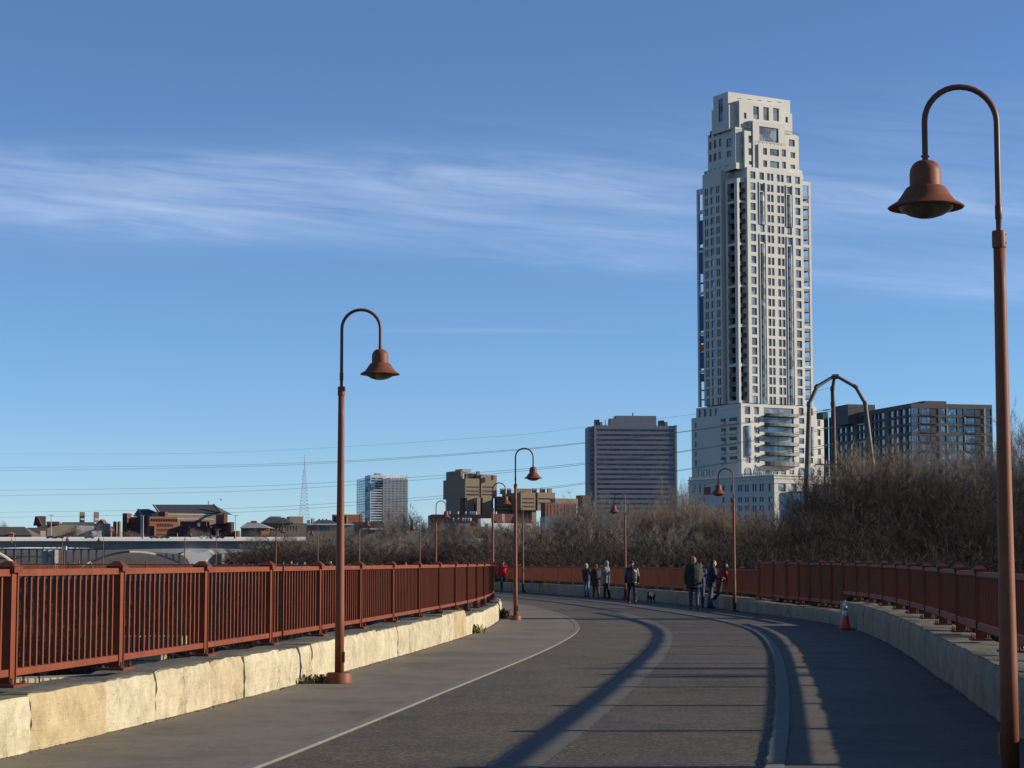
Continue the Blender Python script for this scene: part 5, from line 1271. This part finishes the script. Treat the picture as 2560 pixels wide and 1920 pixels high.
# passers-by on the far part of the bridge (heads over the near railing)
FARP = [(139,.4,(.55,.52,.50),(.50,.46,.44),'passer-by in a white hood at the far left'),(171,.5,(.02,.02,.022),None,'passer-by in dark clothes, first right of the white signal box'),(185,2.6,(.03,.03,.04),(.02,.02,.02),'passer-by in a black cap, second right of the white signal box'),(198,.3,(.02,.02,.03),(.35,.03,.03),'passer-by in a red cap, right of the pair in dark clothes'),
        (229,2.9,(.22,.07,.05),None,'bareheaded passer-by just left of the near railing post cap'),(366,.2,(.30,.02,.02),(.015,.015,.015),'passer-by in red with a black cap under the arch bridge'),(708,.3,(.02,.02,.02),(.02,.02,.02),'passer-by, leftmost of the dark group before the thicket'),(729,2.8,(.02,.02,.022),None,'bareheaded passer-by in the dark group, second from its left'),(742,.1,(.03,.03,.035),(.015,.015,.02),'passer-by in a black cap in the dark group, third from its left'),
        (762,2.7,(.06,.05,.05),None,'passer-by with brown hair in the dark group, fourth from its left'),(798,.2,(.5,.5,.5),(.62,.60,.58),'passer-by in a white hood just left of the umbrella'),(827,3.0,(.05,.03,.03),None,'passer-by facing the camera just right of the umbrella'),(1014,.2,(.25,.04,.03),(.2,.04,.03),'passer-by in red beyond the end of the near railing')]
for i, (px, rz, jc, ht, lab) in enumerate(FARP):
    s = s_at_px(px, 'lw', .9+.5*(i % 3), 100 if px > 900 else 112, 325)
    if s is None: print('no s', px); continue
    p = pt(s, off('lw', s)+.9+.5*(i % 3)); o = person(tuple(p), rz, 1.72+.03*(i % 4), lab, jc, .8, .02, (.03,.035,.05), hat=ht, hair=(.06,.035,.02), vox=.024, turn=0); o['group'] = 'passers-by on the far bridge'
s = s_at_px(817, 'lw', 1.2, 112, 325); p = pt(s, off('lw', s)+1.2)
ub = empty('umbrella', tuple(p+Vector((0,0,1.1))), 0, 'open black umbrella among the far passers-by', 'umbrella'); mb = MB(); mb.lathe([(.48,.38),(.44,.50),(.32,.60),(.15,.66),(0,.68)], 16); mb.lathe([(0,.67),(.15,.65),(.32,.59),(.44,.49),(.47,.38)], 16); mb.build('canopy', cloth((.012,.012,.014)), ub, True); mb = MB(); mb.tube([(0,0,-.05),(0,0,.72)], .01, 6); mb.build('shaft', M_STEEL, ub)
# dog
g = gp(1627,1509); dg_ = empty('dog', g, 2.7, 'small black and tan dog standing by the foot of the shaded wall', 'dog')
M_FUR = cloth((.016,.013,.011)); M_TANF = cloth((.22,.10,.04))
pr = [('c',(0,-.20,.36),(0,.02,.36),.095,.105),('c',(0,.02,.36),(0,.17,.38),.115,.105),('c',(0,.18,.40),(0,.27,.53),.07,.06),('e',(0,.30,.56),(.065,.08,.065)),('c',(0,.34,.55),(0,.45,.525),.042,.028),('c',(0,-.26,.38),(0,-.40,.50),.025,.014)]
for sg in (-1, 1):
    pr += [('c',(sg*.07,-.20,.33),(sg*.075,-.13,.21),.065,.042),('c',(sg*.075,-.13,.21),(sg*.075,-.24,.13),.034,.024),('c',(sg*.075,-.24,.13),(sg*.075,-.22,.025),.022,.02),('c',(sg*.075,-.22,.022),(sg*.075,-.17,.02),.024,.02),
           ('c',(sg*.075,.14,.33),(sg*.075,.11,.20),.05,.033),('c',(sg*.075,.11,.20),(sg*.075,.14,.03),.026,.02),('c',(sg*.075,.14,.022),(sg*.075,.19,.02),.024,.02),('c',(sg*.045,.27,.60),(sg*.06,.25,.68),.025,.008)]
remeshed('body', pr, .012, M_FUR, dg_); remeshed('tan_chest', [('e',(0,.245,.40),(.06,.06,.10)),('e',(0,.41,.525),(.036,.05,.03))], .01, M_TANF, dg_)

# ================================================================== trees
def gen_tree(seed, H, kind):
    """returns trunk MB and crown MB; kind: 'broad', 'tall', 'brush'"""
    r = random.Random(seed); tk = MB(); cr = MB()
    def twig(p, d, ln, w):
        s = d.cross(Vector((r.uniform(-1,1), r.uniform(-1,1), r.uniform(-1,1))))
        if s.length < 1e-4: return
        s = s.normalized()*w; t = d.cross(s); q = p+d*ln; n = len(cr.v)
        cr.v += [tuple(p+s), tuple(p-s*.5+t*.87), tuple(p-s*.5-t*.87), tuple(q)]
        cr.f += [(n,n+1,n+3),(n+1,n+2,n+3),(n+2,n,n+3)]; cr.m += [0,0,0]
    def rd(d, spread, upw):
        v = Vector((r.gauss(0,1), r.gauss(0,1), r.gauss(0,1))); v = (v-d*v.dot(d)).normalized()
        q = (d*cos(spread)+v*sin(spread)); q.z += upw; return q.normalized()
    def branch(p, d, ln, rad, lev, mb, sides):
        n = 5 if lev < 2 else 3; pts = [p]; rs = [rad]; q = p.copy(); dd = d.copy()
        for i in range(n):
            dd = (dd+Vector((r.gauss(0,.13), r.gauss(0,.13), r.gauss(0,.08)+(.07 if kind != 'broad' else .03)))).normalized()
            q = q+dd*ln/n; pts.append(q.copy()); rs.append(rad*(1-.72*(i+1)/n))
        mb.tube(pts, rs, sides, False); return pts, rs, dd
    def grow(p, d, ln, rad, lev):
        if lev == 0 or lev == 1: mb, sd = tk, 8 if lev == 0 else 6
        else: mb, sd = cr, 4 if lev == 2 else 3
        pts, rs, dd = branch(p, d, ln, rad, lev, mb, sd)
        kids = {0: 7, 1: 8, 2: 7, 3: 8}[lev]
        if kind == 'brush': kids = {0: 6, 1: 7, 2: 6, 3: 9}[lev]
        for k in range(kids):
            t = r.uniform(.3 if lev else .38, 1.0) if k else 1.0; i = min(int(t*(len(pts)-1)), len(pts)-2); f = t*(len(pts)-1)-i
            q = pts[i].lerp(pts[i+1], f); dl = (pts[i+1]-pts[i]).normalized(); rr_ = rs[i]*(1-f)+rs[i+1]*f
            sp = r.uniform(.45,.95) if kind == 'broad' else r.uniform(.3,.7); nd = rd(dl, sp if k else .2, .14 if lev < 2 else .08)
            if lev < 3: grow(q, nd, ln*r.uniform(.48,.68)*(1.12 if lev == 0 and kind == 'broad' else 1), max(.009, rr_*r.uniform(.5,.7)), lev+1)
            else:
                for _ in range(3): twig(q, rd(nd, .45, .1), H*r.uniform(.035,.085), .0085)
        if lev == 3:
            twig(pts[-1], dd, H*.05, .0085)
    if kind == 'brush':
        for k in range(5):
            a = r.uniform(0, 6.28); grow(Vector((r.uniform(-.3,.3)*H*.2, r.uniform(-.3,.3)*H*.2, -.3)), rd(Vector((0,0,1)), r.uniform(.1,.45), .1), H*.55, H*.008, 1)
    else:
        grow(Vector((0,0,-.5)), Vector((r.uniform(-.08,.08), r.uniform(-.08,.08), 1)).normalized(), H*(.50 if kind == 'broad' else .62), H*.021, 0)
    zz = sorted(v[2] for v in cr.v); zt = zz[int(len(zz)*.995)]
    return tk, cr, zt
BK = [bark('bark_brown', (.085,.062,.045), (.125,.095,.07)), bark('bark_pale', (.36,.31,.24), (.44,.38,.30)), bark('bark_dark_shade', (.035,.027,.022), (.05,.04,.032))]  # darkest bark has the thicket's shade worked into its colour
TW = [bark('twig_brown', (.165,.132,.105), (.23,.185,.145)), bark('twig_grey', (.19,.16,.135), (.24,.205,.17)), bark('twig_dark_shade', (.042,.033,.027), (.062,.05,.04)), bark('twig_russet', (.22,.125,.08), (.25,.155,.10)), bark('twig_straw', (.28,.22,.14), (.30,.24,.16))]  # near-black twig colour stands in for the shade low in the thicket
TPL = {}
for nm, seed, H, kind in (('broad1',1,16,'broad'),('broad2',2,16,'broad'),('broad3',9,16,'broad'),('tall1',3,18,'tall'),('tall2',4,18,'tall'),('tall3',8,18,'tall'),('brush1',5,8,'brush'),('brush2',6,8,'brush'),('brush3',7,8,'brush')):
    tk, cr, zt = gen_tree(seed, H, kind); TPL[nm] = [tk, cr, zt, {}]
def tpl_mesh(nm, tm, cm):
    t = TPL[nm]
    if (tm, cm) not in t[3]: t[3][(tm, cm)] = (t[0].mesh('trunk', BK[tm], True), t[1].mesh('crown', TW[cm]))
    return t[3][(tm, cm)]
def tree(px, ptop, Y, nm, tm, cm, label, group=None, wide=1.0, name='bare_tree', zb=-6.5, cat='tree'):
    p = at(px, ptop, Y); k = (p.z-zb)/TPL[nm][2]; a, b = tpl_mesh(nm, tm, cm)
    root = empty(name, (p.x, Y, zb), rnd.uniform(0, 6.28), label, cat, group); root.scale = (k*wide, k*wide, k)
    for n_, me in (('trunk', a), ('crown', b)):
        o = bpy.data.objects.new(n_, me); COL.objects.link(o); o.parent = root
    return root
BR3 = ('brush1','brush2','brush3'); TA = ('tall1','tall2','tall3'); BRD = ('broad1','broad2','broad3')
def band(xs, lab, grp, kinds, tms, cms, wide=1.0, jit=8, yj=15, name='bare_tree', zb=-6.5):
    for (px, pt_, Y) in xs:
        tree(px+rnd.uniform(-jit, jit), pt_+rnd.choice((-8,-4,0,4,10,18,26)), Y+rnd.uniform(-yj, yj), rnd.choice(kinds), rnd.choice(tms), rnd.choice(cms), lab, grp, wide*rnd.uniform(.9, 1.15), name, zb)
# standing apart
tree(1672, 1203, 330, 'tall1', 0, 1, 'thin bare tree against the sky between the grey slab and the cream tower', None, .8)
tree(1700, 1212, 320, 'tall2', 0, 1, 'thin bare tree before the shaded podium of the cream tower', None, .8)
tree(1003, 1262, 640, 'broad2', 0, 1, 'taller bare tree touching the right edge of the white high-rise', None, .9)
tree(1060, 1268, 620, 'tall3', 0, 1, 'taller bare tree between the white high-rise and the brown tower', None, .9)
tree(1095, 1282, 600, 'tall1', 0, 1, 'tall thin bare tree just left of the brown tower', None, .9)
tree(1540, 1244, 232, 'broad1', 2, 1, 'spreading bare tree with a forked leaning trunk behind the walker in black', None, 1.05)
tree(2345, 1150, 205, 'broad3', 1, 1, 'bare tree with pale bark limbs in the dark thicket below the charcoal block', None, .9)
tree(2412, 1140, 212, 'broad2', 1, 1, 'pale-limbed bare tree right below the corner of the charcoal block', None, .8)
tree(2536, 1030, 200, 'tall2', 1, 1, 'tall pale bare tree against the sky at the right edge', None, .9)
tree(722, 1325, 380, 'broad1', 0, 1, 'bare tree with curved limbs at the end of the highway bridge', None, 1.1)
tree(190, 1311, 1120, 'broad2', 2, 1, 'dark bare tree before the white works', None, 1.1, zb=8); tree(225, 1308, 1130, 'broad3', 0, 1, 'bushy bare tree before the red gable', None, 1.3, zb=8)
tree(6, 1304, 1500, 'broad1', 0, 1, 'small bare tree on the skyline at the far left', None, 1, zb=8); tree(322, 1325, 1100, 'brush2', 0, 3, 'reddish shrub below the dark end of the arena', None, 1.6, 'bare_shrub', 10, 'shrub'); tree(275, 1325, 1100, 'brush1', 2, 2, 'dark shrub left of the arena', None, 1.4, 'bare_shrub', 10, 'shrub')
tree(345, 1330, 1080, 'brush3', 0, 1, 'grey shrub behind the thick double light pole', None, 1.5, 'bare_shrub', 10, 'shrub'); tree(482, 1322, 1100, 'broad2', 0, 1, 'bare tree before the dark middle of the arena', None, 1.2, zb=8); tree(505, 1324, 1080, 'brush1', 0, 1, 'shrub above the white car', None, 1.6, 'bare_shrub', 10, 'shrub')
tree(640, 1322, 900, 'broad3', 0, 1, 'bushy bare tree before the hipped hall', None, 1.2, zb=4)
# bands of the riverside thicket
band([(x, 1350+6*sin(x*.03), 430) for x in range(640, 760, 22)], 'bare riverside tree before the end of the highway bridge', 'bare trees before the highway bridge end', TA+BRD, (0,0,1), (0,1), 1.2)
band([(x, 1336+8*sin(x*.05), 410) for x in range(752, 1000, 24)], 'bare tree in the thicket below the white high-rise', 'bare trees below the white high-rise', BRD+TA, (0,0,1), (0,1,1), 1.25)
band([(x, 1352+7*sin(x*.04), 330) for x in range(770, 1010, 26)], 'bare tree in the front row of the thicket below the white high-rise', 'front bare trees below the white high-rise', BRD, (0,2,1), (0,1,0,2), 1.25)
band([(x, 1334+7*sin(x*.05), 400) for x in range(1005, 1260, 22)], 'bare tree in the thicket below the brown buildings', 'bare trees below the brown buildings', BRD+TA, (0,0,1), (0,1,1), 1.25)
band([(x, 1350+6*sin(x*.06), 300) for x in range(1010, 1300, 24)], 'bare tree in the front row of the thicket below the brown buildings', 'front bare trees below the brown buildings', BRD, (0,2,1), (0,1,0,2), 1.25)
band([(x, 1312-.06*(x-1260)+6*sin(x*.06), 300) for x in range(1250, 1450, 18)], 'bare brown tree in the thicket before the brick hall', 'bare trees before the brick hall', BRD+TA, (0,0,2), (0,0,3), 1.25)
band([(x, 1252+10*sin(x*.07), 270) for x in range(1440, 1620, 18)], 'bare tree in the thicket before the grey slab', 'bare trees before the grey slab', BRD+TA, (0,2), (0,1), 1.05)
band([(x, 1262+8*sin(x*.07), 250) for x in range(1620, 1770, 17)], 'upright straw-coloured bare tree below the gap beside the cream tower', 'upright bare trees beside the tower', TA, (0,0,1), (0,3,4), 1.1)
band([(x, 1280+8*sin(x*.07), 240) for x in range(1765, 1905, 17)], 'russet bare tree in the thicket hiding the foot of the cream tower', 'russet bare trees before the podium', TA+BRD, (0,), (0,3,4), 1.1)
band([(1900,1296,230),(1925,1302,225),(1950,1292,220),(1975,1284,220),(2000,1278,215),(2025,1268,215),(2048,1255,215)], 'bare reddish tree at the foot of the leaning pylon leg', 'bare trees at the pylon foot', TA+BRD, (0,), (0,3), 1.1)
band([(2065,1225,210),(2090,1212,210),(2112,1195,205),(2136,1182,205),(2158,1165,205),(2176,1140,205)], 'bare tree on the left slope of the tall dark thicket', 'bare trees on the thicket slope', BRD+TA, (0,2), (0,1,2), 1.1)
band([(2195,1118,215),(2218,1112,215),(2240,1106,218),(2262,1110,215),(2285,1105,220),(2308,1112,215),(2330,1108,220),(2355,1118,215),(2380,1122,215),(2405,1128,212),(2430,1142,210)], 'tall bare tree in the thicket right before the charcoal block', 'tall bare trees before the charcoal block', TA, (0,0,1), (0,1,4), .95)
band([(2455,1165,205),(2475,1150,200),(2500,1130,200),(2525,1110,198),(2550,1095,198),(2575,1080,198)], 'bare tree behind the big foreground pole', 'bare trees behind the big pole', BRD+TA, (0,1), (1,2,0), 1.0)
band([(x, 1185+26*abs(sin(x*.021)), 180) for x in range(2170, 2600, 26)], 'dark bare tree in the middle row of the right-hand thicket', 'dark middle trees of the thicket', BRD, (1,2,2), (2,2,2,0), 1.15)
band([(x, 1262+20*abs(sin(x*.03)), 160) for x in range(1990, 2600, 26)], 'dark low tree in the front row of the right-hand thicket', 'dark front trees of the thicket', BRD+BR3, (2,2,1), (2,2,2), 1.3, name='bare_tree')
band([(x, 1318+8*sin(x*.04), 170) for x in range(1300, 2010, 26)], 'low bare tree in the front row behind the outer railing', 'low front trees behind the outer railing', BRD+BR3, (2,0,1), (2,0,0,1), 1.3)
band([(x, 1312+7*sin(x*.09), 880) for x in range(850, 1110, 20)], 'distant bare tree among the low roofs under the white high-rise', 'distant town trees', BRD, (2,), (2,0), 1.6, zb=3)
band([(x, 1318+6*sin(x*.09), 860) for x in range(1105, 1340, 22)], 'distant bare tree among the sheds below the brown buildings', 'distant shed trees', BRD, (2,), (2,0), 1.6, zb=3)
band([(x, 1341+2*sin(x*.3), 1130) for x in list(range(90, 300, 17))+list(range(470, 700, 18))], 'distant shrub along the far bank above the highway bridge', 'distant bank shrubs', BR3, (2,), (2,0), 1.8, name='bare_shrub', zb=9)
# undergrowth: a countless mass of brush stems, one object
mb = MB(); rr = random.Random(21)
src = [TPL[n][1] for n in BR3]
def add_brush(x, y, z, h, w):
    t = rr.choice(BR3); c = TPL[t][1]; k = h/TPL[t][2]; a = rr.uniform(0, 6.28); ca, sa = cos(a)*k*w, sin(a)*k*w; n = len(mb.v)
    mb.v += [(x+v[0]*ca-v[1]*sa, y+v[0]*sa+v[1]*ca, z+v[2]*k) for v in c.v]; mb.f += [tuple(n+i for i in f) for f in c.f]
for i in range(60):
    px = rr.uniform(1250, 2600); Y = rr.uniform(125, 165); p = at(px, rr.uniform(1345, 1372), Y); add_brush(p.x, Y, -6.5, p.z+6.5, 1.7)
for i in range(34):
    px = rr.uniform(640, 1320); Y = rr.uniform(255, 300); p = at(px, rr.uniform(1352, 1378), Y); add_brush(p.x, Y, -6.5, p.z+6.5, 1.9)
mb.m = [0]*len(mb.f)
for i in range(46):
    px = rr.uniform(-60, 800); Y = rr.uniform(75, 105); p = at(px, rr.uniform(1470, 1600), Y); add_brush(p.x, Y, -10, p.z+10, 1.5)
mb.m = [0]*len(mb.f)
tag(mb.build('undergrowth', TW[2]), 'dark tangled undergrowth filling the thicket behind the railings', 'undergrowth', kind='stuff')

# ================================================================== ruins below the near railing
M_RUIN = limestone('ruin_stone', (.46,.40,.27), (.38,.29,.16), (.28,.26,.22)); 
RU = empty('ruined_wall', (0, 0, 0), 0, 'ragged ruined stone pier standing below the near railing', 'ruin'); rr = random.Random(4); z = -.05
for row in range(9):
    x = at(rr.uniform(306,330), 1600, 45).x; xe = at(rr.uniform(405,428), 1600, 45).x
    while x < xe:
        w = rr.uniform(.3,.6); mb = MB(); mb.box((x+w/2, 45+rr.uniform(-.05,.05), z-.13), (w-.02, .9, .25), rr.uniform(-.04,.04)); mb.build('stone_block', M_RUIN, RU); x += w
    z -= .27
p0 = at(-30, 1690, 29); AB = empty('retaining_wall', (0, 0, 0), 0, 'tan concrete retaining wall just below the near railing', 'wall'); mb = MB()
a, b = Vector((-8.6, 26.5, 0)), Vector((-5.9, 33.5, 0)); d = (b-a).normalized(); nrm = Vector((-d.y, d.x, 0))
mb.hexa([a+Vector((0,0,-9)), b+Vector((0,0,-9)), b+nrm*.6+Vector((0,0,-9)), a+nrm*.6+Vector((0,0,-9)), a+Vector((0,0,-.02)), b+Vector((0,0,-.25)), b+nrm*.6+Vector((0,0,-.25)), a+nrm*.6+Vector((0,0,-.02))]); mb.build('wall_face', simple('tan_concrete', (.36,.30,.20), .9, .15, 1.5, bs=.2), AB)
mb = MB()
for t in (.18,.4,.55,.78): q = a+(b-a)*t-nrm*.004; mb.bar(q+Vector((0,0,-3)), q+Vector((0,0,-.12)), .03, .012)
mb.build('panel_joint', M_DARK, AB)
# painted wall deeper under the bridge, seen between the balusters
PW = empty('painted_wall', (0, 0, 0), 0, 'dark low wall with blue and orange paint patches seen through the balusters', 'wall'); Yp = 95; mb = MB(); slab(mb, -60, 320, 1478, 1640, Yp, .6); mb.build('wall_face', M_DARKST, PW)
for (xa, xb, ya, yb, c) in ((36,45,1503,1515,(.12,.25,.45)),(38,44,1524,1560,(.10,.22,.42)),(52,60,1502,1512,(.6,.25,.08)),(116,122,1507,1522,(.6,.25,.08)),(117,124,1535,1556,(.12,.3,.5)),(130,135,1508,1530,(.75,.5,.3)),(69,76,1548,1565,(.5,.2,.08)),(228,232,1509,1531,(.65,.25,.08)),(160,164,1518,1524,(.6,.3,.1)),(172,178,1508,1518,(.4,.36,.25))):
    mb = MB(); n = 9; cx, cy = (xa+xb)/2, (ya+yb)/2; P = [at(cx+(xb-xa)/2*cos(6.283*k/n)*rr.uniform(.8,1.1), cy+(yb-ya)/2*sin(6.283*k/n)*rr.uniform(.8,1.1), Yp-.01) for k in range(n)]; Q = [p-Vector((0,.02,0)) for p in P]
    mb.poly(Q); [mb.quad(P[k], P[(k+1) % n], Q[(k+1) % n], Q[k]) for k in range(n)]; mb.build('paint_patch', simple('spray_paint', c, .7), PW)
# ================================================================== terrain and river
def sm(x, a, b): t = min(1, max(0, (x-a)/(b-a))); return t*t*(3-2*t)
def tz(x, y):
    right = sm(x+.118*y, -22, 22)
    zr = -7+8*sm(y, 330, 500)+7*sm(y, 520, 1000); zl = -11+22*sm(y, 1270, 1420)
    return zl*(1-right)+zr*right+.5*sin(x*.05)*sin(y*.043)
ys = [-80,-40,0]+list(range(20, 560, 18))+list(range(560, 1400, 40))+[1500,1700,2000,2600,3600,6000,12000]; mb = MB(); W = []
for y in ys:
    sp = max(60, y*.42+120); W.append([(-sp*1.6+3.2*sp*i/70, y) for i in range(71)])
for row in W: mb.v += [(x, y, tz(x, y)) for x, y in row]
for j in range(len(ys)-1):
    for i in range(70): a = j*71+i; mb.f.append((a, a+1, a+72, a+71)); mb.m.append(0)
tag(mb.build('ground', simple('leaf_litter', (.10,.078,.055), .95, .35, .15, bs=.5, bd=.2), smooth=True), kind='structure')
mb = MB(); mb.quad((-1500,-200,-9.2), (400,-200,-9.2), (400,1300,-9.2), (-1500,1300,-9.2)); m, nt, b_ = newmat('river_water'); b_.inputs['Base Color'].default_value = (.02,.03,.035,1); b_.inputs['Roughness'].default_value = .15; bump(nt, b_, noise(nt, .6, 4), .2, .1)
tag(mb.build('river', m), kind='structure')

# ================================================================== sky, sun, camera
SUN_EL, SUN_AZ = R(16.7), R(1.5)      # azimuth measured from +X towards +Y
sd = Vector((cos(SUN_EL)*cos(SUN_AZ), cos(SUN_EL)*sin(SUN_AZ), sin(SUN_EL)))
sl = bpy.data.lights.new('sun', 'SUN'); sl.energy = SUN_E; sl.angle = R(.53); sl.color = (1.0, .90, .74); so = bpy.data.objects.new('sun', sl); COL.objects.link(so); so.rotation_euler = (-sd).to_track_quat('-Z', 'Y').to_euler(); so.location = (60, 10, 40)
w = bpy.data.worlds.new('World'); SC.world = w; w.use_nodes = True; nt = w.node_tree; bg = nt.nodes['Background']
sky = N(nt, 'ShaderNodeTexSky', sky_type='NISHITA'); sky.sun_disc = False; sky.sun_elevation = SUN_EL; sky.sun_rotation = pi/2-SUN_AZ; sky.altitude = 3000; sky.air_density = AIR; sky.dust_density = DUST; sky.ozone_density = OZ
tc = N(nt, 'ShaderNodeTexCoord'); sx = N(nt, 'ShaderNodeSeparateXYZ'); L(nt, tc.outputs['Generated'], sx.inputs[0])
def mth(op, a, b=None, c=None):
    n = N(nt, 'ShaderNodeMath', operation=op)
    for i, v in enumerate((a, b, c)):
        if v is None: continue
        if isinstance(v, (int, float)): n.inputs[i].default_value = v
        else: L(nt, v, n.inputs[i])
    return n.outputs[0]
yy = mth('MAXIMUM', sx.outputs[1], .05); az = mth('DIVIDE', sx.outputs[0], yy); el = mth('DIVIDE', sx.outputs[2], yy)
def nz(scx, scy, sc, det, dist=0.0):
    cb = N(nt, 'ShaderNodeCombineXYZ'); L(nt, mth('MULTIPLY', az, scx), cb.inputs[0]); L(nt, mth('MULTIPLY', mth('ADD', el, mth('MULTIPLY', az, .10)), scy), cb.inputs[1])
    n = N(nt, 'ShaderNodeTexNoise'); n.inputs['Scale'].default_value = sc; n.inputs['Detail'].default_value = det; n.inputs['Roughness'].default_value = .62; n.inputs['Distortion'].default_value = dist; L(nt, cb.outputs[0], n.inputs['Vector']); return n.outputs['Fac']
wob = mth('MULTIPLY', mth('SUBTRACT', nz(3, 3, 1.6, 3), .5), .03)
def bandm(e0, slope, wd, amp, n):
    d = mth('ADD', mth('SUBTRACT', mth('SUBTRACT', el, e0), mth('MULTIPLY', az, slope)), mth('MULTIPLY', wob, min(1, wd/.008))); q = mth('DIVIDE', d, wd); g = mth('EXPONENT', mth('MULTIPLY', mth('MULTIPLY', q, q), -1)); return mth('MULTIPLY', mth('MULTIPLY', g, amp), n)
n1 = mth('MULTIPLY', mth('SUBTRACT', nz(7, 60, 1.5, 7, .7), .30), 1.9); n2 = mth('MULTIPLY', mth('SUBTRACT', nz(6, 90, 1.3, 6, .5), .25), 1.6)
tot = None
for e0, slp, wd, amp, n in ((.191,-.045,.010,.52,n1),(.186,.0,.018,.26,n2),(.168,-.075,.006,.36,n2),(.158,-.075,.008,.46,n1),(.200,.08,.022,.20,n1),(.176,-.03,.014,.22,n2),(.1155,-.004,.0011,.34,mth('MULTIPLY', n2, mth('EXPONENT', mth('MULTIPLY', mth('POWER', mth('ABSOLUTE', mth('DIVIDE', mth('ADD', az, .012), .05)), 2), -1))))):
    v = bandm(e0, slp, wd, amp, n); tot = v if tot is None else mth('ADD', tot, v)
tot = mth('ADD', mth('MULTIPLY', mth('MAXIMUM', tot, 0), CLOUD), VEIL)
mx = N(nt, 'ShaderNodeMix', data_type='RGBA'); L(nt, mth('MINIMUM', tot, .8), mx.inputs[0]); L(nt, sky.outputs[0], mx.inputs[6]); mx.inputs[7].default_value = CLOUD_COL
L(nt, mx.outputs[2], bg.inputs[0]); bg.inputs[1].default_value = SKY_E
cam = bpy.data.cameras.new('camera'); co = bpy.data.objects.new('camera', cam); COL.objects.link(co); co.location = (0, 0, HC); co.rotation_euler = (pi/2+TH, 0, R(-ROLL) if False else 0)
cam.sensor_width = 36; cam.lens = 36*FPX/2560; cam.clip_end = 30000; cam.clip_start = .3; SC.camera = co
SC.view_settings.view_transform = 'Standard'; SC.view_settings.look = 'None'; SC.view_settings.gamma = 1; SC.view_settings.exposure = EXPO
SC.cycles.max_bounces = 6; SC.cycles.diffuse_bounces = 3; SC.cycles.glossy_bounces = 3; SC.cycles.transmission_bounces = 2
SC.render.resolution_x = 1024; SC.render.resolution_y = 768

# put each thing's Empty at the thing's own base, children staying where they are
bpy.context.view_layer.update()
for o in list(SC.objects):
    if o.type == 'EMPTY' and o.parent is None and o.location.length < 1e-6 and o.children:
        lo = Vector((1e9,)*3); hi = Vector((-1e9,)*3)
        for c in o.children:
            for v in c.bound_box:
                q = c.matrix_world @ Vector(v); lo = Vector(map(min, lo, q)); hi = Vector(map(max, hi, q))
        b = Vector(((lo.x+hi.x)/2, (lo.y+hi.y)/2, lo.z)); o.location = b; inv = Matrix.Translation(-b)
        for c in o.children: c.matrix_parent_inverse = inv
